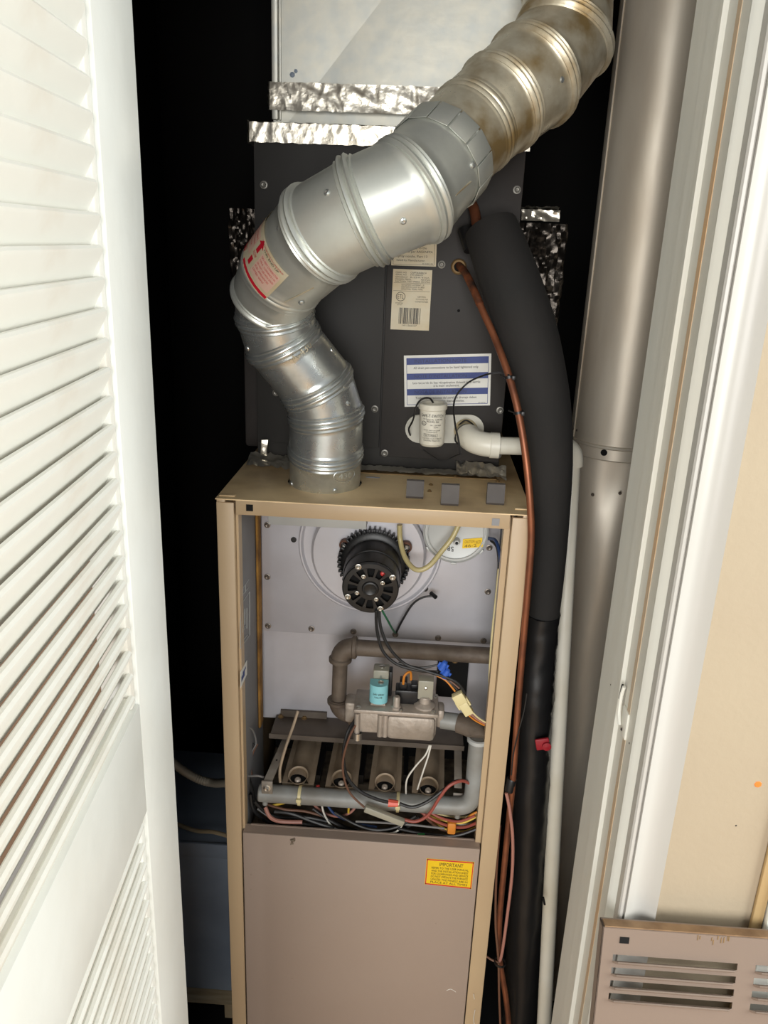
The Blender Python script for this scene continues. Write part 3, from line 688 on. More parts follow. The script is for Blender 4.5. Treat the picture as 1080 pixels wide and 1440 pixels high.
# ================================================================== MANIFOLD PIPE
mz = P(500, 1124, Y=1.078)
p0 = P(366, 1113, Y=1.078); p1 = P(655, 1136, Y=1.078); zc_ = (p0.z+p1.z)/2
mr = 12.5*sz(mz); xv = P(668, 1090, Y=1.078).x
mp_ = thing('manifold_pipe', 'grey painted burner manifold pipe bending up on its right end', 'pipe', (0, 1.078, zc_-.02))
A = V((p0.x, 1.078, zc_)); B = V((xv-.028, 1.078, zc_)); Cc = V((xv, 1.078, zc_)); D1 = V((xv, 1.078, zc_+.03)); zt_ = P(678, 1038, Y=1.078).z
g = G(); q = [A, B]
for i in range(1, 9):
    t = i/8; q.append(B*(1-t)**2+Cc*2*t*(1-t)+D1*t*t)
q.append(V((xv, 1.078, zt_)))
g.tube(q, mr, 24, smooth=False); g.lathe([(mr, 0), (mr*.9, .002), (.0001, .002)], A, (-1, 0, 0), 24)
g.build('pipe', m_manif, mp_)
g = G(); g.lathe([(mr*1.12, 0), (mr*1.2, .001), (mr*1.2, .007), (mr*1.0, .008)], (xv, 1.078, zt_-.006), (0, 0, 1), 24); g.build('union', m_bluemet, mp_)
vo = V((valve_x1+.006, 1.107, P(640, 1017, Y=1.10).z))
e0 = V((xv, 1.078, zt_)); cor = V((xv, 1.09, vo.z)); e1 = V((xv-.030, 1.102, vo.z))
elbow('elbow', e0, cor, e1, mr*1.12, m_iron, mp_, False)
G().tube([e1+X_*.004, vo], mr*.95, 20, smooth=False).build('nipple', m_manif, mp_)
for px in (368, 640):
    c = P(px, 1120, Y=1.078); g = G(); g.lathe([(.0045, 0), (.0045, .007), (.0001, .007)], (c.x+.006, 1.078-.002, zc_-mr+.001), (0, 0, -1), 12); g.build('orifice_plug', m_manif, mp_)
# cable ties round the manifold
def tie(px, m, label, tilt=0):
    c = P(px, 1120, Y=1.078); g = G()
    g.lathe([(mr+.0004, -.0025), (mr+.0016, -.0025), (mr+.0016, .0025), (mr+.0004, .0025), (mr+.0004, -.0025)], (c.x, 1.078, zc_), (1, 0, tilt), 28)
    g.box((c.x-.004, 1.078-mr-.005, zc_+.0), (c.x+.004, 1.078-mr, zc_+.006), .001)
    tag(center(g.build('cable_tie', m)), label, 'cable tie')
tie(422, m_cream, 'pale cable tie round the left part of the grey manifold pipe')
tie(560, m_cream, 'pale cable tie round the manifold pipe beside the coral plug')

# ================================================================== WIRES AND SMALL ELECTRICALS
def wire(lab, l, r, m, cat='wire', name='wire'):
    return tag(center(G().tube(pts(l), r, 8, 6).build(name, m)), lab, cat)
wire('black motor lead hanging from the inducer motor down to the wire nuts', [(529, 858, 1.075), (530, 885, 1.075), (538, 915, 1.072), (558, 934, 1.07), (590, 943, 1.07), (616, 945, 1.07)], .0024, m_wireblk)
wire('second black motor lead running beside the first to the connector', [(533, 860, 1.073), (536, 885, 1.07), (548, 912, 1.066), (570, 934, 1.066), (600, 944, 1.062), (640, 958, 1.06), (654, 975, 1.06)], .0024, m_wireblk)
wire('thin black lead joining the upper blue wire nut', [(560, 932, 1.068), (590, 939, 1.066), (620, 934, 1.066)], .0016, m_wireblk)
wire('green earth wire drooping from motor end cap to plate screw', [(537, 858, 1.075), (545, 872, 1.09), (552, 885, 1.13), (556, 890, 1.19)], .0016, m_gwire)
wire('thin dark wire rising from plate screw to a black clip', [(557, 890, 1.19), (566, 872, 1.18), (580, 850, 1.178), (595, 840, 1.176), (612, 838, 1.174)], .0018, m_wireblk)
G_ = G(); G_.tube(pts([(606, 834, 1.18), (613, 840, 1.17)]), .0035, 8, smooth=False); tag(center(G_.build('wire_clip', m_blk)), 'small black clip at the end of the thin wire on the cover plate', 'clip')
for i, (q, lab) in enumerate((((621, 940, 629, 926), 'upper blue wire nut above the cream connector'), ((624, 951, 634, 937), 'lower blue wire nut touching the cream connector wires'))):
    a = P(q[0], q[1], Y=1.066); b = P(q[2], q[3], Y=1.06); d = (b-a).normalized()
    g = G(); g.lathe([(.0030, -.003), (.0062, .0), (.0058, .004), (.0050, .010), (.0036, .015), (.0001, .016)], a, d, 10)
    for s2 in (-1, 1):
        sdv = d.cross(V(FR)).normalized()*s2; g.obox(a+d*.006+sdv*.006, d, sdv, d.cross(sdv), (.005, .002, .0012), .0006)
    tag(center(g.build('wire_nut', m_blue)), lab, 'wire nut', 'blue wire nuts')
# cream connector
a = P(640, 972, Y=1.06); b = P(662, 1006, Y=1.06); d = (b-a).normalized(); sdv = d.cross(V(FR)).normalized()
cn = thing('nylon_connector', 'cream nylon wire connector hanging right of the valve', 'connector', (a+b)/2)
g = G(); g.obox(a*.72+b*.28, d, sdv, V(FR), (.009, .0088, .006), .001); g.obox(a*.3+b*.7, d, sdv, V(FR), (.011, .0072, .005), .001)
g.build('housing', m_cream, cn)
for s2 in (-1, 1): G().obox(a*.5+b*.5+sdv*.009*s2, d, sdv, V(FR), (.007, .0014, .003), .0005).build('latch', m_cream, cn)
for k, (m, lab) in enumerate(((m_owire, 'orange'), (m_wireblk, 'black'), (m_brwire, 'brown'))):
    wire(lab+' lead entering the top of the cream connector', [(614+5*k, 950+2*k, 1.066), (627+4*k, 957+k, 1.062), (640+3*k, 972-2*k, 1.06)], .0015, m)
for k, (m, lab) in enumerate(((m_owire, 'orange'), (m_rosewire, 'rose'), (m_cream, 'cream'))):
    wire(lab+' lead leaving the bottom of the cream connector', [(658+3*k, 1005-2*k, 1.06), (668+2*k, 1013-2*k, 1.062), (681+k, 1020-2*k, 1.068)], .0014, m)
wire('orange loop of wire on the black control block', [(567, 962, 1.10), (569, 950, 1.10), (577, 945, 1.105), (578, 956, 1.11)], .002, m_owire)
# right side runs
wire('white cable hugging the right inner edge of the opening', [(702, 800, 1.10), (697, 850, 1.09), (692, 900, 1.085), (689, 950, 1.082), (688, 1000, 1.082), (680, 1040, 1.10), (674, 1090, 1.11), (670, 1130, 1.12)], .0024, m_cream)
wire('blue wire running down from the pressure switch terminal', [(688, 757, 1.16), (698, 762, 1.13), (704, 790, 1.11), (704, 840, 1.105), (700, 900, 1.105), (697, 950, 1.11)], .0026, m_bwire)
wire('black wire beside the blue one along the right inner edge', [(690, 760, 1.17), (700, 775, 1.14), (701, 830, 1.13), (697, 900, 1.13), (695, 960, 1.14)], .002, m_wireblk)
# loops over the burners
wire('black loop falling from the valve across the burners to the coral plug', [(500, 1012, 1.085), (489, 1030, 1.07), (483, 1060, 1.065), (487, 1090, 1.06), (505, 1112, 1.055), (530, 1124, 1.05), (550, 1129, 1.05)], .0028, m_wireblk)
wire('brown loop falling from the valve to the clear fuse sleeve', [(505, 1012, 1.08), (492, 1035, 1.065), (483, 1065, 1.06), (483, 1090, 1.055), (492, 1115, 1.05), (512, 1135, 1.047)], .0018, m_brwire)
wire('left white lead dropping from the gas valve body', [(604, 1048, 1.08), (598, 1062, 1.075), (584, 1078, 1.07), (572, 1097, 1.068), (571, 1120, 1.085)], .0014, m_wwire)
wire('right white lead dropping from the gas valve body', [(606, 1048, 1.08), (602, 1064, 1.075), (595, 1085, 1.07), (587, 1110, 1.085)], .0014, m_wwire)
wire('thin capillary tube running down the left side of the burners', [(419, 1000, 1.13), (412, 1022, 1.12), (402, 1050, 1.10), (394, 1080, 1.09), (394, 1100, 1.085)], .0024, m_burn, 'tube', 'capillary_tube')
# coral plug and lead
a = P(546, 1129, Y=1.048); b = P(560, 1130, Y=1.048)
g = G(); g.tube([a, b], [.0062, .0066, .005], 8, smooth=False); tag(center(g.build('push_on_terminal', m_coral)), 'coral red push-on terminal in front of the manifold pipe', 'terminal')
wire('black lead curving right from the coral terminal over the manifold', [(562, 1130, 1.048), (580, 1135, 1.048), (600, 1128, 1.05), (622, 1112, 1.055), (640, 1099, 1.06), (655, 1098, 1.075)], .0026, m_wireblk)
wire('faded red lead arching from the fuse sleeve up to the right bracket', [(566, 1152, 1.05), (585, 1155, 1.05), (603, 1145, 1.05), (618, 1122, 1.05), (632, 1105, 1.052), (650, 1098, 1.06), (664, 1104, 1.075)], .0026, m_rwire)
# fuse sleeve
a = P(513, 1136, Y=1.045); b = P(568, 1157, Y=1.045)
g = G(); d = (b-a).normalized(); g.obox((a+b)/2, d, V(FR).cross(d), V(FR), ((b-a).length/2, .0055, .005), .002)
fs_ = tag(g.build('fuse_sleeve', m_clear), 'clear plastic splice sleeve lying across the front of the manifold', 'connector'); center(fs_)
# bottom bundle
yb_ = 1.085
BW = [
 ('yellow wire in the lowest loop of the right wire bundle', m_ywire, .0022, [(594, 1145, 0), (610, 1160, 0), (632, 1171, 0), (655, 1172, 0), (680, 1160, 0)]),
 ('second yellow wire passing under the tape of the right bundle', m_ywire, .002, [(604, 1150, 0), (625, 1157, 0), (650, 1160, 0), (676, 1148, 0)]),
 ('dark red wire through the middle of the right bundle', m_rwire, .0026, [(590, 1143, 0), (608, 1155, 0), (630, 1164, 0), (655, 1166, 0), (682, 1154, 0)]),
 ('red wire above it in the right bundle', m_rwire, .0022, [(600, 1142, 0), (620, 1153, 0), (645, 1158, 0), (668, 1150, 0)]),
 ('white wire leaving the right side of the bundle tape', m_wwire, .0022, [(640, 1163, 0), (655, 1163, 0), (672, 1160, 0), (684, 1150, 0)]),
 ('brown wire along the underside of the right bundle', m_brwire, .0024, [(596, 1150, 0), (615, 1166, 0), (640, 1175, 0), (662, 1172, 0), (680, 1164, 0)]),
 ('orange wire rising at the right end of the bundle', m_owire, .0018, [(628, 1156, 0), (650, 1157, 0), (664, 1148, 0), (676, 1143, 0)]),
 ('black wire bowing low between the bundle halves', m_wireblk, .0026, [(470, 1145, 0), (500, 1162, 0), (530, 1170, 0), (560, 1165, 0), (585, 1150, 0)]),
 ('second black wire bowing below the clear sleeve', m_wireblk, .0026, [(455, 1148, 0), (485, 1166, 0), (520, 1175, 0), (555, 1172, 0), (590, 1152, 0)]),
 ('third black wire lying on the debris under the manifold', m_wireblk, .0026, [(440, 1140, 0), (470, 1160, 0), (505, 1174, 0), (545, 1178, 0), (580, 1162, 0)]),
 ('white wire curling down under the manifold at centre', m_wwire, .0016, [(452, 1132, 0), (456, 1148, 0), (466, 1164, 0), (478, 1172, 0)]),
 ('white wire curling up below the clear sleeve', m_wwire, .0016, [(545, 1176, 0), (558, 1172, 0), (568, 1160, 0)]),
 ('rose wire sagging under the left half of the manifold', m_rosewire, .0022, [(440, 1133, 0), (455, 1146, 0), (475, 1151, 0), (492, 1146, 0), (502, 1135, 0)]),
 ('yellow wire end poking out left under the manifold', m_ywire, .0022, [(383, 1136, 0), (395, 1133, 0), (410, 1129, 0)]),
 ('second yellow wire stub beneath the manifold middle', m_ywire, .0018, [(490, 1146, 0), (491, 1137, 0), (496, 1133, 0)]),
 ('thick peach wire curving along the bottom left corner', m_rosewire, .0034, [(373, 1138, 0), (380, 1152, 0), (395, 1158, 0), (425, 1159, 0)]),
 ('black cable loop in the bottom left corner', m_wireblk, .0032, [(352, 1120, 0), (356, 1140, 0), (372, 1156, 0), (400, 1166, 0), (440, 1166, 0)]),
 ('dusty black cable above it in the bottom left corner', m_wireblk, .003, [(358, 1130, 0), (375, 1146, 0), (400, 1153, 0), (430, 1152, 0), (460, 1158, 0)]),
 ('flat black cable lying in the bottom left of the wire tangle', m_wireblk, .0034, [(385, 1144, 0), (410, 1147, 0), (440, 1158, 0), (470, 1168, 0)]),
 ('black cable under the tangle reaching the right side', m_wireblk, .0026, [(560, 1168, 0), (600, 1176, 0), (640, 1178, 0), (672, 1168, 0)]),
]
BW += [
 ('grey dusty cable hugging the lower edge left of centre', m_cable, .0020, [(362, 1140, 0), (392, 1158, 0), (430, 1162, 0), (468, 1167, 0), (505, 1170, 0)]),
 ('brown wire arching just under the manifold left end', m_brwire, .0022, [(372, 1133, 0), (400, 1141, 0), (430, 1144, 0), (462, 1153, 0)]),
 ('blue wire crossing the black cables below the manifold', m_bwire, .0020, [(458, 1130, 0), (470, 1147, 0), (498, 1160, 0), (530, 1166, 0)]),
 ('grey wire dipping beneath the clear sleeve to the tape wrap', m_cable, .0018, [(500, 1158, 0), (540, 1160, 0), (580, 1163, 0), (625, 1168, 0)]),
 ('tan wire running above the tape wrap into the corner', m_cream, .0018, [(612, 1146, 0), (640, 1152, 0), (664, 1150, 0), (682, 1142, 0)]),
]
for k, (lab, m, r, l) in enumerate(BW):
    l2 = [(a, b-3, 1.092-.006*(k % 4)+.004*math.sin(i*2+k)) for i, (a, b, _) in enumerate(l)]
    wire(lab, l2, r, m)
c = P(635, 1163, Y=1.075); g = G(); g.obox(c, X_, V(FR), Z_, (.007, .006, .011), .003); tag(center(g.build('tape_wrap', m_owire)), 'ochre tape wrap holding the right wire bundle', 'tape')
c = P(592, 1177, Y=1.075); g = G(); g.obox(c, X_, V(FR), Z_, (.006, .003, .007), .001); gt = tag(g.build('terminal_block', m_green), 'small green terminal block peeking above the lower panel', 'terminal block')
g = G(); g.lathe([(.002, 0), (.0001, .001)], c+V((0, -.003, .001)), FR, 4); g.build('terminal_slot', m_hole, gt)
c = P(447, 1108, Y=1.09); g = G(); g.obox(c, X_, V(FR), Z_, (.003, .003, .004), .001); tag(center(g.build('wire_bead', m_red)), 'tiny red wire bead in the dark gap right of the first burner', 'bead')
wire('grey earth lead running from the left wall to the bracket screw', [(338, 1086, 1.10), (350, 1091, 1.09), (362, 1091, 1.085), (371, 1093, 1.085)], .0018, m_cable)
wire('thin grey cable curling against the left inner wall', [(341, 1030, 1.08), (347, 1022, 1.10), (356, 1028, 1.12), (360, 1045, 1.13), (352, 1060, 1.12), (346, 1080, 1.11), (350, 1092, 1.10)], .0016, m_cable)
wire('black cable dropping down the left inner wall', [(357, 1045, 1.13), (350, 1058, 1.12), (346, 1075, 1.11), (348, 1090, 1.105), (353, 1108, 1.10), (358, 1130, 1.10)], .0036, m_wireblk)
wire('brown cable next to it by the left wall', [(362, 1046, 1.14), (355, 1060, 1.13), (352, 1075, 1.12), (354, 1092, 1.115)], .002, m_brwire)

# ================================================================== COIL CABINET
KY = 1.242
kl, kr, kt, kb = -.2615, .1290, 1.684, FT+.001
ck = thing('coil_cabinet', 'charcoal evaporator coil cabinet standing on the furnace', 'cabinet', (-.066, KY, kb))
G().box((kl, KY+.002, kb), (kr, 1.60, kt), .001).build('casing', m_coil, ck)
sx = P(538, 520, Y=KY-.004).x
zl2 = P(450, 625, Y=KY).z
G().box((kl+.001, KY-.003, zl2), (sx-.0015, KY+.003, kt-.004), .001).build('left_panel', m_coil, ck)
G().box((sx+.001, KY-.006, P(620, 645, Y=KY).z), (kr-.001, KY+.003, kt-.004), .001).build('right_panel', m_coil2, ck)
KF = KY-.0065
scm = mat('grey screw steel', (124, 121, 114), .42, .5)
screws(ck, [P(*q, Y=KF if q[0] > 538 else KY-.0035) for q in ((371, 260), (727, 267), (527, 575), (621, 372), (703, 577), (541, 637), (388, 552), (700, 640))], .0045, m=scm)
g = G()
for q, r in (((645, 437), .0022), ((540, 350), .0016), ((685, 640), .002)): g.lathe([(r, 0), (.0001, .0006)], P(*q, Y=KF), FR, 12)
g.build('drilled_hole', m_hole, ck)
# warning label white/blue
c = [P(568, 500, Y=KF), P(691, 497, Y=KF), P(689, 570, Y=KF), P(569, 572, Y=KF)]
wl = sheet(c, FR, .0005, 'blue_white_label', m_paperw, ck)
fm = bil(c, FR, .0008)
lettering([], fm, m_navy, wl, 'blue_band', [(.03, .82, .97, .95), (.03, .53, .97, .65), (.03, .225, .97, .35), (.03, .035, .97, .045), (.028, .04, .033, .95), (.967, .04, .972, .95)])
fm2 = bil(c, FR, .0011)
lettering([('All drain pan connections to be hand tightened only.', .11, .86, .735, .045), ('Les raccords du bac récupération doivent être serrés', .10, .88, .445, .045), ('à la main seulement.', .34, .64, .385, .045),
           ('Todas las conexiones del panel de drenaje deben', .13, .84, .15, .045), ('apretarse manualmente.', .34, .70, .085, .045), ('20162701', .86, .95, .05, .02)], fm2, m_ink, wl)
lettering([('INSTALLATION NOTE', .12, .72, .85, .07), ("NOTE D'INSTALLATION", .12, .72, .56, .065), ('NOTA DE INSTALACION', .12, .72, .255, .065)], fm2, mat('dark navy ink', (16, 26, 78), .5), wl)
# rating plate
c = [P(553, 378, Y=KF), P(608, 380, Y=KF), P(603, 465, Y=KF), P(549, 463, Y=KF)]
rp = sheet(c, FR, .0005, 'rating_label', m_paper, ck); fm = bil(c, FR, .0009)
bars = []; x = .20; rb = random.Random(3)
while x < .76:
    w_ = rb.choice((.008, .014, .02)); bars.append((x, .10, x+w_, .37)); x += w_+rb.choice((.008, .014, .02))
lettering([('MODEL NO.', .07, .36, .935, .025), ('CAPF3636B6CA', .45, .86, .935, .028), ('SERIAL NO.', .07, .36, .90, .025), ('1411266337', .45, .78, .90, .028), ('REFRIGERANT', .07, .38, .862, .022), ('R-22/R-410A', .45, .94, .862, .022),
           ('DESIGN PRESS.', .07, .48, .825, .025), ('400 PSIG', .72, .96, .825, .025), ('FACTORY TEST PRESS. 450 PSIG', .07, .96, .79, .025), ('GOODMAN COMPANY, L.P.', .23, .82, .735, .026),
           ('2550 NORTH LOOP W. #400', .23, .82, .70, .026), ('HOUSTON, TEXAS 77092', .23, .78, .665, .026), ('ETL', .15, .30, .52, .07), ('CENTRAL', .66, .88, .545, .025), ('COOLING AIR', .62, .93, .505, .025), ('CONDITIONER', .60, .94, .465, .025),
           ('INTERTEK', .10, .30, .435, .02), ('LISTED', .14, .27, .41, .018), ('1411266337', .30, .68, .06, .03)], fm, m_ink, rp, rects=bars)
g = G(); pts_ = [fm(.225+.115*math.cos(2*math.pi*i/24), .552+.072*math.sin(2*math.pi*i/24)) for i in range(25)]; g.tube(pts_, .0004, 5, smooth=False, caps=False)
g.build('round_mark', m_ink, rp)
lettering([], fm, m_ink, rp, 'rule_line', [(.03, .775, .97, .779), (.03, .645, .97, .649)])
# partly hidden label above it
c = [P(552, 318, Y=KF), P(615, 320, Y=KF), P(613, 375, Y=KF), P(550, 373, Y=KF)]
ul = sheet(c, FR, .0005, 'instruction_label', m_paper, ck); fm = bil(c, FR, .0009)
lettering([('This unit must be installed', .12, .92, .80, .06), ('in accordance with local', .12, .84, .68, .06), ('codes and the National', .12, .86, .56, .06), ('standard. Apply to the', .12, .78, .44, .06), ('unit per ANSI/NFPA', .30, .92, .34, .06), ('spray nozzle, Part 13', .12, .80, .22, .06), ('listed by Manufacturer.', .12, .76, .12, .05), ('B13682-88', .70, .93, .05, .03)], fm, m_ink, ul)
lettering([], fm, m_ink, ul, 'rule_line', [(.04, .03, .96, .037), (.04, .03, .047, .95), (.953, .03, .96, .95)])
# oval port plate
pc0 = P(590, 602, Y=KF); pc1 = P(660, 602, Y=KF); rz_ = 20*sz(pc0)
oval = [(pc1.x+rz_*math.cos(a), pc1.z+rz_*math.sin(a)) for a in [math.pi/2-math.pi*i/14 for i in range(15)]]+[(pc0.x-rz_*math.cos(a), pc0.z+rz_*math.sin(a)) for a in [-math.pi/2+math.pi*i/14 for i in range(15)]]
G().prism(oval, (0, KF, 0), X_, Z_, V(FR), .007).build('drain_port_plate', mat('grey white plastic', (188, 184, 170), .4), ck)
# round grommet for the refrigerant tube
lc = P(645, 375, Y=KF); g = G(); g.lathe([(.0115, 0), (.0115, .004), (.0095, .006), (.007, .0055), (.0065, .001)], lc, FR, 28); g.build('tube_grommet', m_rust, ck)
G().lathe([(.0066, .001), (.0001, .001)], lc, FR, 20).build('grommet_shadow_gap', m_hole, ck)
# cap foil band + sheet metal flange
fz = kt
g = G(); foil(g, (kl-.004, KY-.006, fz-.006), V((kr-kl+.008, 0, 0)), V((0, 0, .026)), 60, 4, .0011, V(FR), 1)
foil(g, (kl-.004, KY-.006, fz+.020), V((kr-kl+.008, 0, 0)), V((0, .052, .003)), 60, 7, .0012, Z_, 2)
foil(g, (kl-.0045, KY-.006, fz-.008), V((0, .05, 0)), V((0, 0, .03)), 5, 3, .002, (-1, 0, 0), 3)
tag(g.build('foil_tape', m_foil, None, 28), 'crinkled foil tape band round the top of the charcoal cabinet', 'tape')
G().box((kl-.003, KY-.003, kt+.0005), (kr+.003, 1.60, kt+.018)).build('top_flange', m_galv2, ck)
# bottom foil tape on the furnace top
g = G()
a = P(345, 655, Z=FT+.003); foil(g, (a.x+.002, KY-.036, FT+.0012), V((.075, 0, 0)), V((0, .034, .012)), 11, 4, .006, Z_, 5)
foil(g, (-.105, KY-.022, FT+.0012), V((.225, -.004, 0)), V((0, .015, .004)), 26, 3, .003, Z_, 6)
foil(g, (.06, KY-.026, FT+.0015), V((.078, -.02, 0)), V((0, .024, .014)), 14, 4, .007, Z_, 7)
tag(g.build('foil_tape', m_foil, None, 28), 'torn foil tape strips along the joint of cabinet and furnace top', 'tape')
G().box((-.115, KY-.03, FT+.0001), (.125, KY+.0, FT+.0014)).build('joint_strip', m_rust, ck)
c = P(372, 630, Y=KY-.012)
g = G(); foil(g, c+V((-.006, 0, -.012)), V((.010, 0, 0)), V((.002, 0, .026)), 4, 5, .004, V(FR), 9); tag(g.build('foil_scrap', m_foil, None, 28), 'upright scrap of foil at the left foot of the charcoal cabinet', 'foil')
# plenum
PY = 1.292
pl_l = P(384, 60, Y=PY).x; pl_r = kr-.012
pn = thing('supply_plenum', 'pale sheet metal plenum rising above the coil cabinet', 'duct', ((pl_l+pl_r)/2, PY, kt+.02))
G().box((pl_l, PY+.010, kt+.019), (pl_r, 1.58, 2.45)).build('plenum_body', m_plenum, pn)
# front sheet bent inward along a diagonal
z0_, z1_ = kt+.019, 2.45; ca_ = P(440, 124, Y=PY); cb_ = P(530, 6, Y=PY); dx_ = (cb_.x-ca_.x)/(cb_.z-ca_.z); xb_ = ca_.x-dx_*(ca_.z-z0_); zt9 = z0_+(pl_r-xb_)/dx_
g = G(); yb9, yc9 = PY, PY+.008
g.add([(pl_l, yb9, z0_), (xb_, yc9, z0_), (pl_r, yc9, zt9), (pl_r, yb9, z1_), (pl_l, yb9, z1_), (pl_r, PY+.001, z0_)], [(0, 1, 2, 4), (2, 3, 4), (1, 5, 2)])
g.build('bent_front_sheet', m_plenum, pn, 1)
g = G(); g.box((pl_l-.001, PY-.008, kt+.03), (pl_l+.008, PY+.002, 2.45), .0015); g.box((pl_l+.0085, PY-.003, kt+.03), (pl_l+.012, PY+.001, 2.45), .001); g.build('corner_seam', m_plenum, pn)
zf0 = P(500, 155, Y=PY-.004).z; zf1 = P(500, 119, Y=PY-.004).z
g = G(); foil(g, (pl_l-.004, PY-.0095, zf0-.004), V((pl_r-pl_l+.008, 0, 0)), V((0, .003, zf1-zf0+.004)), 66, 8, .0016, V(FR), 11)
foil(g, (pl_l-.0045, PY-.008, zf0-.004), V((0, .04, 0)), V((0, 0, zf1-zf0+.004)), 5, 5, .002, (-1, 0, 0), 12)
tag(g.build('foil_tape', m_foil, None, 28), 'wrinkled foil tape round the base of the pale plenum', 'tape')
g = G(); g.lathe([(.004, 0), (.003, .0006), (.0001, .0007)], P(411, 105, Y=PY+.0002), FR, 7); g.lathe([(.003, 0), (.0001, .0006)], P(416, 100, Y=PY+.0002), FR, 6); g.build('stain', m_bluebox, pn)

# ================================================================== VENT PIPE
def seg_pipe(joints, root, nm, mats, beads, n=48):
    """joints: (point, radius). Straight mitred gores between joints, a rolled bead at each."""
    pts_ = [j[0] for j in joints]; rs = [j[1] for j in joints]; m = len(pts_)
    dirs = [(pts_[i+1]-pts_[i]).normalized() for i in range(m-1)]
    nrm = [dirs[0]]+[(dirs[i-1]+dirs[i]).normalized() for i in range(1, m-1)]+[dirs[-1]]
    u = V(FR); out = []
    for i in range(m-1):
        d = dirs[i]; u = (u-d*u.dot(d)).normalized(); v = d.cross(u)
        L = (pts_[i+1]-pts_[i]).length
        b0, b1 = beads[i], beads[i+1]
        st_ = [(0, 0, b0*.0), (0, .0015, b0*.0024), (0, .0035, b0*.0030), (0, .0055, b0*.0020), (0, .0075, 0), (0, .010, b0*.0012), (0, .0115, 0)]
        en_ = [(1, -.0115, 0), (1, -.010, b1*.0012), (1, -.0075, 0), (1, -.0055, b1*.0020), (1, -.0035, b1*.0030), (1, -.0015, b1*.0024), (1, 0, 0)]
        mid = [(.25, 0, 0), (.5, 0, 0), (.75, 0, 0)]
        rings = []
        for tt, o_, br_ in st_+mid+en_:
            ring = []
            for j in range(n):
                a = 2*math.pi*j/n; r0 = rs[i]*(1-tt)+rs[i+1]*tt+br_
                e = u*math.cos(a)+v*math.sin(a)
                rr0 = e*(rs[i]); t0 = -(rr0.dot(nrm[i]))/d.dot(nrm[i])
                rr1 = e*(rs[i+1]); t1 = L-(rr1.dot(nrm[i+1]))/d.dot(nrm[i+1])
                k = max(.02, (t1-t0))
                oo = o_ if k > .03 else o_*k/.03
                t = t0*(1-tt)+t1*tt+oo
                ring.append(pts_[i]+d*t+e*r0)
            rings.append(ring)
        g = G(); N_ = len(rings)
        g.add([p for r_ in rings for p in r_], [(a*n+j, a*n+(j+1) % n, (a+1)*n+(j+1) % n, (a+1)*n+j) for a in range(N_-1) for j in range(n)])
        o = g.build(nm, mats[i], root, 50); out.append((o, pts_[i].copy(), d.copy(), L, rs[i], rs[i+1]))
    return out
def J(px, py, Y, w_):
    p = P(px, py, Y=Y); return (p, w_*.5*sz(p))
low = [J(457, 683, 1.132, 100), J(458, 634, 1.130, 102), J(459, 582, 1.126, 103), J(446, 541, 1.118, 104), J(397, 480, 1.098, 106), J(386, 442, 1.088, 108), J(384, 412, 1.080, 109)]
low[0] = (V((hc.x, hc.y, FT-.015)), low[0][1])
vp = thing('vent_elbow_pipe', 'shiny galvanized vent pipe rising from the furnace top in bends', 'vent pipe', (hc.x, hc.y, FT-.015))
lowseg = seg_pipe(low, vp, 'elbow_section', [m_galv]*6, [0, 1, 1, 1, 1, 1, .3])
# extra: screws on the shiny pipe
up = [J(380, 424, 1.082, 112), J(398, 385, 1.055, 122), J(452, 328, 1.010, 140), J(512, 297, .992, 147), J(580, 269, 1.000, 149), J(630, 213, 1.050, 138)]
up2 = [J(626, 218, 1.048, 134), J(664, 180, 1.085, 133), J(703, 146, 1.115, 136), J(749, 109, 1.150, 142), J(793, 58, 1.190, 132), J(799, -8, 1.215, 124), J(800, -90, 1.225, 122)]
vb = thing('vent_connector', 'fat satin grey double-wall vent connector with red and white label', 'vent pipe', up[0][0])
upseg = seg_pipe(up, vb, 'vent_section', [m_galv2]*5, [1.1, .4, 1.5, 1.9, 1.3, .6])
vo_ = thing('vent_elbow', 'weathered brownish vent elbow curving up and out at the top', 'vent pipe', up2[0][0])
top_ = up2[-1][0]; up2.append((V((top_.x, top_.y, 2.5)), up2[-1][1]))
up2seg = seg_pipe(up2, vo_, 'elbow_section', [m_galvold]*5+[m_rust, m_rust], [.3, .7, 1.2, 1.4, 1.4, 1.0, .6, 0])
# crimped collar tabs at the junction
o_, p_, d_, L_, ra, rb_ = upseg[4]
pe = p_+d_*L_; u = (V(FR)-d_*V(FR).dot(d_)).normalized(); v = d_.cross(u)
tabs = []
tb = None
for k in range(14):
    a = 2*math.pi*k/14; e = u*math.cos(a)+v*math.sin(a); tng = d_.cross(e)
    g = G(); g.obox(pe-d_*.016+e*(rb_+.0022), d_, tng, e, (.016, .0130, .0006), .0005); g.build('collar_tab', m_galv2, vb)
def on_pipe(seglist, px, py):
    """point on a section's surface under a pixel ray"""
    best = None; d0 = ray(px, py).normalized()
    for (o, p, d, L, r0, r1) in seglist:
        r = (r0+r1)/2; m_ = CAM-p; a_ = d0-d*d0.dot(d); b_ = m_-d*m_.dot(d)
        A = a_.dot(a_); B = 2*a_.dot(b_); Cq = b_.dot(b_)-r*r; disc = B*B-4*A*Cq
        if disc < 0: continue
        t = (-B-math.sqrt(disc))/(2*A); q = CAM+d0*t; h = (q-p).dot(d)
        if -.01 < h < L+.01 and (best is None or t < best[0]):
            c = p+d*h; best = (t, q, (q-c).normalized())
    return best
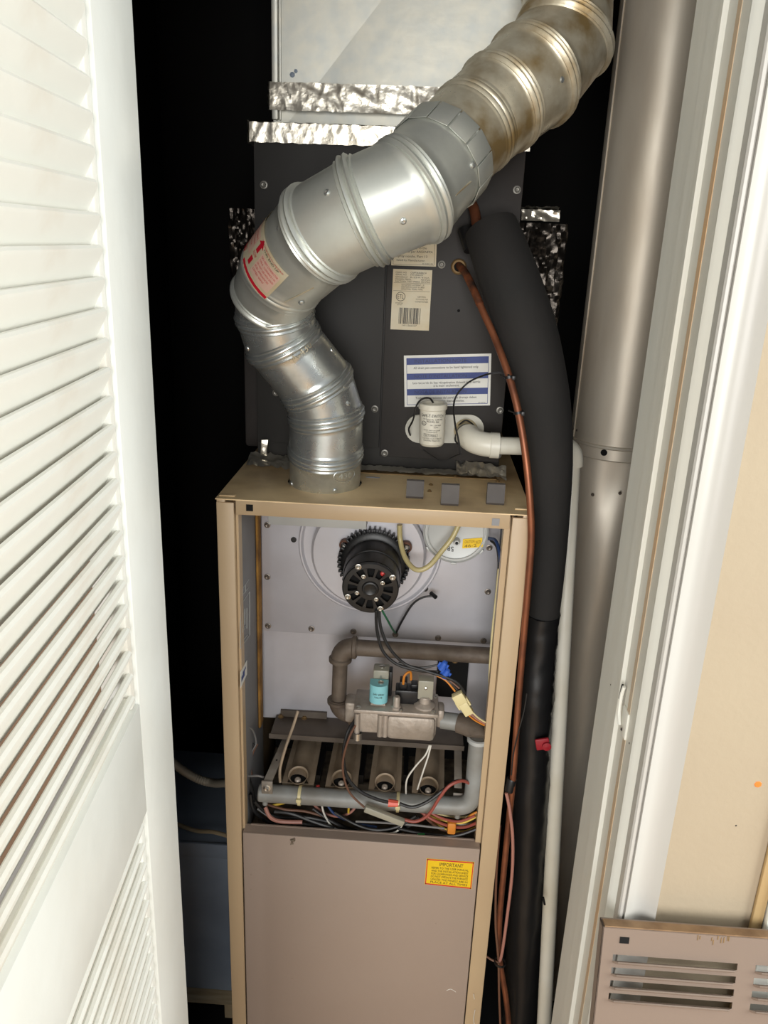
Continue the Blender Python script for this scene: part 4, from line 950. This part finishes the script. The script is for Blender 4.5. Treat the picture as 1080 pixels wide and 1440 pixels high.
for seglist, root, spots in ((lowseg, vp, ((467, 492), (484, 542), (490, 567), (386, 551), (348, 490), (471, 690), (410, 680))), (upseg, vb, ((460, 271), (567, 311), (392, 321), (424, 426), (665, 232))), (up2seg, vo_, ((650, 175), (790, 112)))):
    for px, py in spots:
        b_ = on_pipe(seglist, px, py)
        if b_:
            g = G(); g.lathe([(.0042, -.0005), (.0036, .0012), (.0022, .002), (.0001, .0016)], b_[1], b_[2], 12); g.build('rivet', m_galv, root)
            if seglist is upseg and px in (460, 567):
                pass
# lock seams along sections
def seam(seglist, root, pxs, m):
    q = []
    for px, py in pxs:
        b_ = on_pipe(seglist, px, py)
        if b_: q.append(b_[1]+b_[2]*.0004)
    if len(q) > 1: G().tube(q, .0009, 6, smooth=False).build('lock_seam', m, root)
seam(upseg, vb, [(620, 296), (640, 275), (662, 255)], m_galvold)
seam(upseg, vb, [(400, 425), (420, 415), (441, 404)], m_galvold)
# embossed mark, oval and figures
o_, p_, d_, L_, r0, r1 = lowseg[0]
b_ = on_pipe(lowseg[:1], 484, 668)
if b_:
    cpt, nn = b_[1], b_[2]; ctr = cpt-nn*r0; ang0 = math.atan2(nn.y, nn.x)
    def em(x, y, off=.0006):
        an = ang0+(x)*.036/r0; return V((ctr.x+(r0+off)*math.cos(an), ctr.y+(r0+off)*math.sin(an), cpt.z+y*.018))
    g = G(); g.tube([em(.5*math.cos(2*math.pi*i/28), .5*math.sin(2*math.pi*i/28)) for i in range(29)], .0005, 5, smooth=False, caps=False)
    g.build('embossed_oval', m_galv, vp)
    lettering([('430', -.3, .3, -.22, .44)], lambda x, y: em(x, y, .0009), m_galv2, vp, 'embossed_figures')
o_, p_, d_, L_, r0, r1 = lowseg[3]
b_ = on_pipe(lowseg[3:4], 424, 495)
if b_:
    cpt, nn = b_[1], b_[2]; h = (cpt-p_).dot(d_); tg = d_.cross(nn)
    if tg.x < 0: tg = -tg
    def em2(x, y):
        an = x*.034/r0; return p_+d_*(h+y*.012)+(nn*math.cos(an)+tg*math.sin(an))*(r0+.0008)
    lettering([('A-430', -.5, .5, -.4, .8)], em2, m_galvold, vp, 'embossed_figures')
# red and white vent label wrapped on the first fat section
def wrapmap(seg, base_dir, a0, a1, h0, h1, off):
    o_, p, d, L, r0, r1 = seg; n0 = (base_dir-d*base_dir.dot(d)).normalized(); t0 = d.cross(n0)
    def f(x, y):
        a = a0+(a1-a0)*x; h = h0+(h1-h0)*y; r = r0+(r1-r0)*(h/L)
        return p+d*h+(n0*math.cos(a)+t0*math.sin(a))*(r+off)
    return f
sg = upseg[1]; tocam = (CAM-sg[1])
A0, A1, H0, H1 = math.radians(-98), math.radians(6), -.004, sg[3]*.62
fm = wrapmap(sg, tocam, A0, A1, H0, H1, .0012)
g = G(); nn_ = 16; vs = []
for i in range(nn_+1):
    for j in range(3): vs.append(fm(i/nn_, j/2))
g.add(vs, [(i*3+j, i*3+j+1, i*3+j+4, i*3+j+3) for i in range(nn_) for j in range(2)])
vl = g.build('vent_label', m_paper, vb)
fm1 = wrapmap(sg, tocam, A0, A1, H0, H1, .0016)
lettering([], fm1, m_redink, vl, 'red_print', [(.42, .04, .99, .12), (.02, .04, .30, .12), (.50, .22, .56, .42), (.50, .60, .56, .82)])
g = G(); g.add([fm1(.46, .80), fm1(.60, .80), fm1(.53, .96)], [(0, 1, 2)]); g.build('red_arrow', m_redink, vl)
lettering([], fm1, m_pink, vl, 'pink_panel', [(.06, .30, .44, .85), (.62, .20, .96, .78)])
fm2 = wrapmap(sg, tocam, A0, A1, H0, H1, .0019)
lettering([('FLOW', .49, .58, .48, .09), ('Simpson', .06, .34, .17, .11), ('GAS VENT CONNECTOR', .64, .94, .70, .05), ('TYPE B   CLEARANCE 1 IN.', .64, .94, .60, .05), ('DO NOT USE WITH SOLID', .64, .94, .50, .05), ('FUEL APPLIANCES', .64, .90, .40, .05), ('LISTED VENT', .64, .86, .30, .05),
           ('MAINTAIN AIR SPACE TO COMBUSTIBLES', .50, .95, .90, .04), ('INSTALL IN ACCORDANCE', .08, .42, .70, .06), ('WITH INSTRUCTIONS', .08, .42, .56, .06), ('MADE IN U.S.A.', .08, .38, .42, .06)], fm2, m_redink, vl)
lettering([('THIS END UP', .60, .9, .84, .05)], fm2, m_ink, vl, 'black_print')

# ================================================================== ROUND DUCT on the right
dy = 1.40; pl_ = P(804, 600, Y=dy); dr = .083
dx = pl_.x+dr
zc0 = P(850, 640, Y=dy-dr).z
rd = thing('round_duct', 'large round dull metal duct standing behind the white jamb', 'duct', (dx, dy, 0))
g = G(); g.lathe([(dr, zc0+.012), (dr, 2.5)], (dx, dy, 0), (0, 0, 1), 64); g.build('upper_duct', m_duct, rd)
g = G(); g.lathe([(dr+.0015, zc0-.012), (dr+.003, zc0-.010), (dr+.003, zc0+.008), (dr+.0045, zc0+.010), (dr+.003, zc0+.013), (dr, zc0+.014)], (dx, dy, 0), (0, 0, 1), 64); col_ = g.build('collar', m_duct, rd)
g = G()
N1, N2 = 64, 40; vs = []; rq = random.Random(5)
for i in range(N2+1):
    zz = (zc0-.01)*i/N2
    for j in range(N1):
        a = 2*math.pi*j/N1; dent = -.006*math.exp(-((a-4.45)/.35)**2)*math.exp(-((zz-(zc0-.06))/.06)**2)-.003*math.sin(zz*17)*math.exp(-((a-4.7)/.4)**2)
        vs.append((dx+(dr-.003+dent)*math.cos(a), dy+(dr-.003+dent)*math.sin(a), zz))
g.add(vs, [(i*N1+j, i*N1+(j+1) % N1, (i+1)*N1+(j+1) % N1, (i+1)*N1+j) for i in range(N2) for j in range(N1)]); g.build('lower_duct', m_duct, rd)
def duct_pt(px, py):
    return on_pipe([(None, V((dx, dy, 0)), Z_, 2.5, dr, dr)], px, py)
b_ = duct_pt(850, 636)
if b_: G().lathe([(.006, .0), (.0055, .004), (.003, .0045), (.0001, .0045)], b_[1], b_[2], 14).build('dark_plug', m_hole, col_)
for px, py in ((811, 605), (872, 694), (833, 696)):
    b_ = duct_pt(px, py)
    if b_: G().lathe([(.003, 0), (.002, .0015), (.0001, .0014)], b_[1]-b_[2]*.001, b_[2], 10).build('rivet', m_iron, rd)
a_ = duct_pt(840, 330)
if a_:
    n0 = a_[2]; g = G(); g.tube([V((dx+n0.x*(dr+.0005), dy+n0.y*(dr+.0005), z_)) for z_ in (zc0+.015, 2.49)], .0013, 6, smooth=False); g.build('lock_seam', m_duct, rd)

# ================================================================== SUCTION LINE, COPPER, DRAIN
def tube_px(l, m, name, n=20, k=6, noise=0, seed=0):
    ps_ = [P(a, b, Y=y) for a, b, y, w_ in l]; rs = [w_*.5*sz(p) for p, (_, _, _, w_) in zip(ps_, l)]
    g = G().tube(ps_, rs, n, k)
    if noise:
        rq = random.Random(seed)
        for v_ in g.v: v_ += V((rq.uniform(-1, 1), rq.uniform(-1, 1), rq.uniform(-1, 1)))*noise
    return g
sl = thing('insulated_suction_line', 'fat black foam-covered refrigerant line curving down beside the furnace', 'pipe', P(730, 900, Y=1.13))
tube_px([(690, 322, 1.20, 76), (715, 390, 1.165, 84), (742, 470, 1.14, 84), (762, 560, 1.125, 78), (772, 640, 1.12, 66), (772, 720, 1.12, 58), (769, 800, 1.12, 50), (762, 880, 1.125, 44)], m_black, 'x').build('foam_insulation', m_black, sl)
tube_px([(762, 862, 1.125, 52), (757, 920, 1.125, 50), (752, 980, 1.12, 54), (748, 1050, 1.12, 50), (745, 1120, 1.12, 54), (743, 1200, 1.12, 50), (740, 1280, 1.12, 54), (736, 1360, 1.12, 50), (732, 1450, 1.12, 52), (728, 1560, 1.12, 50)], m_black, 'x', 18, 8, .0014, 4).build('taped_wrap', m_blk, sl)
c = P(694, 316, Y=1.20); g = G(); g.tube([P(663, 285, Y=1.235), P(668, 300, Y=1.22), P(672, 330, Y=1.205)], .0075, 14); g.build('copper_stub', m_copper, sl)
g = G(); g.tube([P(655, 322, Y=1.215), P(662, 352, Y=1.20)], [.012, .010], 12, smooth=False); g.build('foam_flap', m_blk, sl)
cl = thing('copper_liquid_line', 'bare copper tube bending down from the rusty cabinet grommet', 'pipe', P(742, 700, Y=1.09))
cp_ = [(646, 374, 1.235), (655, 385, 1.20), (668, 412, 1.165), (680, 440, 1.145), (697, 478, 1.12), (716, 530, 1.085), (729, 580, 1.065), (739, 640, 1.05), (745, 700, 1.042), (747, 760, 1.042), (742, 830, 1.045), (737, 890, 1.048), (731, 960, 1.05), (726, 1030, 1.05), (721, 1100, 1.05), (716, 1150, 1.055), (708, 1230, 1.06), (702, 1300, 1.065), (703, 1350, 1.07), (711, 1400, 1.07), (716, 1450, 1.07), (722, 1560, 1.07)]
q = smooth_pts([P(*a[:2], Y=a[2]) for a in cp_], 5)
i1 = 14
G().tube(q[:i1], .0056, 14, smooth=False).build('brazed_end', mat('blackened copper', (58, 46, 40), .5, .4, c2=(150, 84, 50), scale=60), cl)
G().tube(q[i1-1:], .0050, 14, smooth=False).build('tube', m_copper, cl)
for px, py, lab in ((707, 524, 'upper black zip tie on the copper tube level with the blue label'), (725, 576, 'lower black zip tie on the copper tube above the drain pipe')):
    c = P(px+3, py+2, Y=1.082 if py < 550 else 1.067); b_ = min(q, key=lambda p: (p-c).length)
    d = V((.25, -.1, -1)).normalized(); g = G(); g.lathe([(.0054, -.0018), (.0066, -.0018), (.0066, .0018), (.0054, .0018), (.0054, -.0018)], b_, d, 16); g.tube([b_+V((-.006, -.004, 0)), b_+V((-.014, -.006, .003))], .001, 6, smooth=False); g.box(b_+V((.003, -.009, -.003)), b_+V((.008, -.004, .003)), .001)
    tag(center(g.build('zip_tie', m_blk)), lab, 'zip tie')
wire('rose thermostat cable bowing out beside the lower copper tube', [(712, 1115, 1.045), (717, 1140, 1.04), (721, 1180, 1.04), (720, 1230, 1.045), (713, 1290, 1.05), (706, 1340, 1.055), (702, 1352, 1.06)], .0026, m_rosewire, 'cable', 'cable')
wire('thin dark brown cable hanging left of the lower copper tube', [(703, 1160, 1.06), (698, 1230, 1.06), (697, 1300, 1.06), (701, 1350, 1.062), (702, 1400, 1.062), (704, 1450, 1.062)], .002, m_brwire, 'cable', 'cable')
wire('thin brown cable end reaching from furnace side to the tie', [(683, 1344, 1.062), (692, 1350, 1.06), (702, 1354, 1.056)], .0018, m_brwire, 'cable', 'cable')
c = P(703, 1353, Y=1.058); g = G(); g.lathe([(.009, -.002), (.0105, -.002), (.0105, .002), (.009, .002), (.009, -.002)], c, (.1, 0, 1), 16); tag(center(g.build('zip_tie', m_blk)), 'black zip tie gathering the copper tube and cables low down', 'zip tie')
c = P(718, 1103, Y=1.052); g = G(); g.lathe([(.0075, -.012), (.008, -.008), (.008, .010), (.007, .012)], c, (.1, 0, 1), 16, caps=True); tag(center(g.build('tape_wrap', m_blk)), 'black tape wrapped round the copper tube above the rose cable', 'tape')
wire('thin black control wire hanging beside the upper copper tube', [(741, 975, 1.04), (737, 1000, 1.04), (729, 1030, 1.04), (722, 1060, 1.045), (719, 1090, 1.045)], .001, m_wireblk)
# red tag
c = P(763, 1046, Y=1.08); g = G(); g.obox(c, V((1, 0, .25)), V(FR), V((-.25, 0, 1)), (.011, .0025, .010), .002); g.lathe([(.007, -.001), (.007, .004), (.0001, .005)], c+V((.006, -.0025, -.001)), FR, 16); tag(center(g.build('valve_handle', m_dkred)), 'small dark red plastic handle between black line and white pipe', 'handle')

# drain line
dl = thing('pvc_drain_line', 'white plastic drain pipe from cabinet port down to the floor', 'pipe', P(800, 640, Y=1.18))
dz = P(700, 627, Y=1.185).z; yb2 = 1.185
pe0 = P(655, 605, Y=KF-.006)
g = G(); g.lathe([(.0185, 0), (.0185, .006), (.016, .010), (.0158, .0)], V((pe0.x+.0, KF-.007, pe0.z)), FR, 24); g.lathe([(.0155, 0), (.0155, .022)], V((pe0.x, KF-.007, pe0.z)), FR, 24); g.build('threaded_adapter', m_pvcy, dl)
g = G(); g.tube([pe0+V((-.012, -.012, .010)), pe0+V((-.002, -.016, .019)), pe0+V((.010, -.013, .012)), pe0+V((.016, -.010, .002))], .0013, 8); g.tube([pe0+V((-.014, -.008, .0)), pe0+V((-.016, -.012, -.014)), pe0+V((-.008, -.012, -.022))], .0013, 8); tag(center(g.build('wire_loop', m_wireblk)), 'black wire twisted round the yellowed drain adapter', 'wire')
er_ = 16.5*sz(pe0)
a0_ = V((pe0.x+.002, KF-.028, pe0.z-.002)); cz_ = P(668, 624, Y=yb2).z
cc_ = V((pe0.x+.006, yb2-.006, cz_)); b0_ = V((P(701, 628, Y=yb2).x, yb2-.004, cz_))
g = G(); q = []
for i in range(13):
    t = i/12; q.append(a0_*(1-t)**2+cc_*2*t*(1-t)+b0_*t*t)
g.tube(q, er_, 24, smooth=False); g.lathe([(er_, -.014), (er_*1.06, -.013), (er_*1.06, 0), (er_*.8, .0005)], b0_, X_, 24, caps=True); g.build('elbow', m_pvc, dl)
pr = .0136
ce = V((P(803, 640, Y=1.19).x+.003, 1.19, cz_))
G().tube([b0_, ce-X_*.012], pr*.98, 20, smooth=False).build('horizontal_run', m_pvc, dl)
elbow('elbow', ce-X_*.022, ce, ce-Z_*.026, pr*1.25, m_pvc, dl, False)
bt = P(765, 1440, Y=1.06); tp = ce-Z_*.02; dd_ = (bt-tp); bt2 = tp+dd_*((tp.z-.002)/(-dd_.z))
G().tube([tp, bt2], pr*.92, 24, smooth=False).build('vertical_run', m_pvc, dl)
G().tube([P(764, 1262, Y=1.06), P(766, 1272, Y=1.06)], .002, 6, smooth=False).build('pipe_scuff', m_hole, dl)

# ================================================================== FLOAT SWITCH
fy_ = 1.185
ft = P(609, 566, Y=fy_); fb_ = P(607, 624, Y=fy_); fr_ = 19*sz(ft)
fsw = thing('float_switch', 'white cylindrical safety float switch printed in black', 'switch', (fb_.x, fy_, fb_.z))
g = G(); H = ft.z-fb_.z; ax = (ft-fb_).normalized()
g.lathe([(.0001, -.002), (fr_*.8, -.0015), (fr_*.94, .002), (fr_*.96, H*.84), (fr_*1.06, H*.86), (fr_*1.08, H*.98), (fr_*.98, H), (fr_*.84, H-.001), (fr_*.82, H-.006), (.0001, H-.006)], fb_, ax, 40); g.build('canister', m_pvc, fsw)
th0 = math.atan2(-fb_.y, -fb_.x)
def fmapc(x, y):
    an = th0+(x-.5)*2.2; rr_ = fr_*.96+.0005; return fb_+ax*(H*y)+V((math.cos(an), math.sin(an), 0))*rr_
lettering([('SAFE-T-SWITCH', .08, .92, .70, .07), ('US Patent No. 6,442,955', .16, .88, .635, .035), ('MODEL SS2', .30, .74, .575, .05), ('24V 2.5A MAX', .42, .82, .50, .03), ('50W', .56, .72, .45, .03), ('UL', .14, .24, .52, .05),
           ('FLOAT SWITCH UL508', .20, .78, .38, .025), ('CONDENSATE', .28, .68, .335, .025), ('RECTORSEAL', .24, .66, .25, .04), ('CAUTION: CLASS II CIRCUIT', .16, .86, .18, .03), ('HOUSTON, TEXAS U.S.A.', .2, .82, .13, .03)], fmapc, m_ink, fsw)
lettering([], fmapc, m_ink, fsw, 'printed_box', [(.20, .235, .70, .24), (.20, .30, .70, .305), (.20, .235, .207, .305), (.693, .235, .70, .305)])
G().tube([fmapc(.19+.09*math.cos(2*math.pi*i/20), .545+.05*math.sin(2*math.pi*i/20)) for i in range(21)], .00035, 4, smooth=False, caps=False).build('printed_ring', m_ink, fsw)
G().tube([V((fb_.x, fy_+.01, fb_.z+H*.4)), V((fb_.x-.0, KF-.004, fb_.z+H*.4))], .011, 16, smooth=False).build('mounting_stem', m_pvc, fsw)
wire('black lead arching out of the float switch top and down its left', [(609, 566, 1.185), (604, 560, 1.175), (594, 561, 1.17), (586, 570, 1.175), (581, 590, 1.18), (575, 603, 1.2), (577, 612, 1.225)], .0014, m_wireblk)
wire('black lead looping from behind the drain elbow over the blue label to copper', [(648, 640, 1.15), (645, 620, 1.15), (640, 597, 1.16), (638, 570, 1.19), (644, 553, 1.20), (660, 537, 1.205), (680, 528, 1.18), (692, 525, 1.16), (707, 524, 1.10), (716, 528, 1.08)], .0014, m_wireblk)
wire('thin dark lead sagging below the float switch', [(595, 632, 1.21), (606, 640, 1.215), (622, 648, 1.22), (640, 641, 1.21), (648, 638, 1.16)], .0008, m_wireblk)

# ================================================================== FOIL-WRAPPED DUCTS either side
def foilblock(px0, py0, px1, py1, Y, depth, seed, label):
    a = P(px0, py0, Y=Y); b = P(px1, py1, Y=Y); g = G(); r = random.Random(seed)
    nx, nz = 12, 22; lo = V((a.x, Y, b.z)); hi = V((b.x, Y+depth, a.z)); cxm = (lo.x+hi.x)/2
    n = 72; rows = int((hi.z-lo.z)/.003); vs = []
    for i in range(rows+1):
        zz = lo.z+(hi.z-lo.z)*i/rows
        for j in range(n):
            an = 2*math.pi*j/n; ca, sa = math.cos(an), math.sin(an)
            k = 1/max(abs(ca), abs(sa))**.6; hw = (hi.x-lo.x)/2; hdp = depth/2
            q_ = V((ca*5, sa*5, zz*14))+V((seed, 0, 0)); w_ = .90+.16*abs(mn.noise(q_*1.6))+.10*(1-abs(mn.noise(q_*3.3+V((0, 0, 5))))*2)*.6
            vs.append(V((cxm+ca*k*hw*w_*.93, Y+hdp+sa*k*hdp*w_*.95, zz)))
    g.add(vs, [(i*n+j, i*n+(j+1) % n, (i+1)*n+(j+1) % n, (i+1)*n+j) for i in range(rows) for j in range(n)]+[tuple(range(n-1, -1, -1)), tuple(rows*n+j for j in range(n))])
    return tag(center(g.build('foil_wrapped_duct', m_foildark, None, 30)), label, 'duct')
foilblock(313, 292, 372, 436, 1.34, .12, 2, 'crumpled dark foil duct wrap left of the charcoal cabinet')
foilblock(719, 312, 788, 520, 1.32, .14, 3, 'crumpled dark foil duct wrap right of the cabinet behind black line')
g = G(); a = P(734, 294, Y=1.31); b = P(786, 312, Y=1.31); foil(g, (a.x, 1.31, b.z), V((b.x-a.x, 0, 0)), V((0, .004, a.z-b.z)), 9, 3, .005, V(FR), 21); foil(g, (a.x, 1.31, a.z), V((b.x-a.x, 0, 0)), V((0, .08, .0)), 9, 5, .005, Z_, 22)
tag(center(g.build('foil_tape', m_foil, None, 28)), 'short bright foil band above the dark foil wrap on the right', 'tape')
# dark insulated return riser behind the left of the coil cabinet
a = P(341, 450, Y=1.33); b = P(366, 650, Y=1.33)
G_ = G().box((a.x, 1.33, FT+.003), (kl-.004, 1.6, a.z+.0), .006); tag(center(G_.build('insulated_riser', mat('dark brown wrap', (62, 56, 52), .8, c2=(48, 44, 42), scale=10, bump=.3))), 'dark brown insulated riser peeking out left of the charcoal cabinet', 'duct')

# ================================================================== LOWER LEFT BACKGROUND
a = P(256, 1180, Y=1.22); b = P(330, 1393, Y=1.22)
g = G(); xr_ = FL-.012
rb2 = thing('return_box', 'blue grey sheet metal box low behind the louvred door', 'box', ((XL+xr_)/2, 1.45, .1))
zt3 = P(300, 1186, Y=1.22).z; zb3 = P(300, 1392, Y=1.22).z
G().box((XL+.03, 1.22, zb3), (xr_, 1.50, zt3), .003).build('box_body', m_bluebox, rb2)
G().box((XL+.028, 1.214, P(300, 1204, Y=1.22).z), (xr_-.0, 1.221, zt3+.002), .002).build('top_flange', m_bluebox, rb2)
G().box((XL+.03, 1.19, P(300, 1412, Y=1.19).z), (xr_, 1.5, zb3-.001), .003).build('timber_sill', m_wood, rb2)
G().box((XL+.05, 1.22, 0.001), (XL+.09, 1.5, P(300, 1412, Y=1.19).z-.001), .002).build('support_leg', m_wood, rb2); G().box((xr_-.05, 1.22, .001), (xr_-.01, 1.5, P(300, 1412, Y=1.19).z-.001), .002).build('support_leg', m_wood, rb2)
g = G(); g.tube([P(246, 1158, Y=1.26), P(275, 1168, Y=1.24), P(300, 1170, Y=1.23), P(322, 1176, Y=1.22)], .004, 10); tag(center(g.build('bent_trim_strip', m_wood)), 'thin bent brown strip lying on top of the blue grey box', 'strip')
# armoured conduit
q = smooth_pts([P(238, 1068, Y=1.30), P(258, 1084, Y=1.30), P(280, 1096, Y=1.30), P(300, 1101, Y=1.29), P(318, 1101, Y=1.25), V((FL-.001, 1.2, P(318, 1101, Y=1.2).z))], 12)
g = G(); rs = [(.0085 if (i % 2) else .0076) for i in range(len(q))]; g.tube(q, rs, 14, smooth=False); tag(center(g.build('flexible_conduit', mat('dull conduit steel', (206, 196, 176), .55, .2))), 'short ribbed metal conduit entering the furnace side behind the door', 'conduit')

# ================================================================== LEANING ACCESS PANEL
ap0 = P(848, 1303, Y=.712); W2 = .44
tn = math.radians(9); up_ = V((0, math.sin(tn), math.cos(tn))); nrm_ = V((0, -math.cos(tn), math.sin(tn)))
Hh = (ap0.z-.003)/math.cos(tn)
ap = thing('access_panel', 'tan slotted furnace panel leaning on the wall at lower right', 'panel', ap0-up_*Hh+X_*(W2/2))
def AP(s, t, o=0): return ap0+X_*s-up_*t+nrm_*o
def apst(px, py):
    q = PP(px, py, ap0, nrm_); return (q-ap0).dot(X_), -(q-ap0).dot(up_)
s0, t0 = apst(862, 1343); s1, t1 = apst(1038, 1352)
rows_t = [apst(862, 1342)[1], apst(859.5, 1360)[1], apst(857, 1378)[1], apst(854, 1396)[1]]
pitch = (rows_t[3]-rows_t[0])/3; slot_h = pitch*.55
s2, _ = apst(1062, 1364)
slots_x = [(s0, s1), (s2, s2+(s1-s0))]
print('slots', s0, s1, s2, rows_t, pitch)
g = G(); TT = .0016
def ar(sa, sb, ta, tb_):
    g.obox(AP((sa+sb)/2, (ta+tb_)/2, -TT/2), X_, up_, nrm_, ((sb-sa)/2, (tb_-ta)/2, TT/2))
te = rows_t[0]; tb_ = rows_t[3]+slot_h
ar(0, W2, 0, te); ar(0, W2, tb_, Hh-0.0)
ar(0, slots_x[0][0], te, tb_); ar(slots_x[0][1], slots_x[1][0], te, tb_); ar(slots_x[1][1], W2, te, tb_)
for k in range(3):
    for (sa, sb) in slots_x: ar(sa, sb, rows_t[0]+k*pitch+slot_h, rows_t[0]+(k+1)*pitch)
g.obox(AP(W2/2, .0008, -.008), X_, up_, nrm_, (W2/2, .0008, .008)); g.obox(AP(.0008, Hh/2, -.008), X_, up_, nrm_, (.0008, Hh/2, .008)); g.obox(AP(W2-.0008, Hh/2, -.008), X_, up_, nrm_, (.0008, Hh/2, .008))
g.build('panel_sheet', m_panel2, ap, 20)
n = 8
sec = [(.5, 0)]; 
for k in range(4):
    for (sa, sb) in slots_x:
        tb0 = rows_t[0]+k*pitch
        g = G(); vs = []
        secp = [(slot_h*1.25, .0004), (slot_h*1.0, .0022), (slot_h*.75, .0040), (slot_h*.5, .0048), (slot_h*.42, .0040), (slot_h*.6, .0030), (slot_h*.95, .0008), (slot_h*1.2, -.0008)]
        for sx_ in (sa, sa+.004, sb-.006, sb):
            f_ = 0 if sx_ in (sa, sb) else 1
            for (t_, o_) in secp: vs.append(AP(sx_, tb0+(t_ if f_ else slot_h+(t_-slot_h)*.3), o_*(1.7 if f_ else .15)))
        m_ = len(secp); g.add(vs, [(i*m_+j, i*m_+(j+1) % m_, (i+1)*m_+(j+1) % m_, (i+1)*m_+j) for i in range(3) for j in range(m_)])
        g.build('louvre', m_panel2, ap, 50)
sh = apst(878, 1322); G().obox(AP(sh[0], sh[1], .0003), X_, up_, nrm_, (.0052, .0038, .0005)).build('square_hole', m_hole, ap)
g = G(); rq = random.Random(9)
for k in range(9):
    s_a = apst(975+rq.uniform(0, 55), 1325)[0]; t_a = rq.uniform(.003, .010); g.obox(AP(s_a, t_a, .0002), X_, up_, nrm_, (.0004, .0018+rq.uniform(0, .002), .0003))
g.build('scratch', m_rust, ap)
g = G(); g.obox(AP(W2/2, -.0006, -.006), X_, up_, nrm_, (W2/2-.002, .0008, .006)); g.build('rusty_edge', mat('worn brown edge', (150, 120, 88), .7, c2=(112, 84, 58), scale=40), ap)
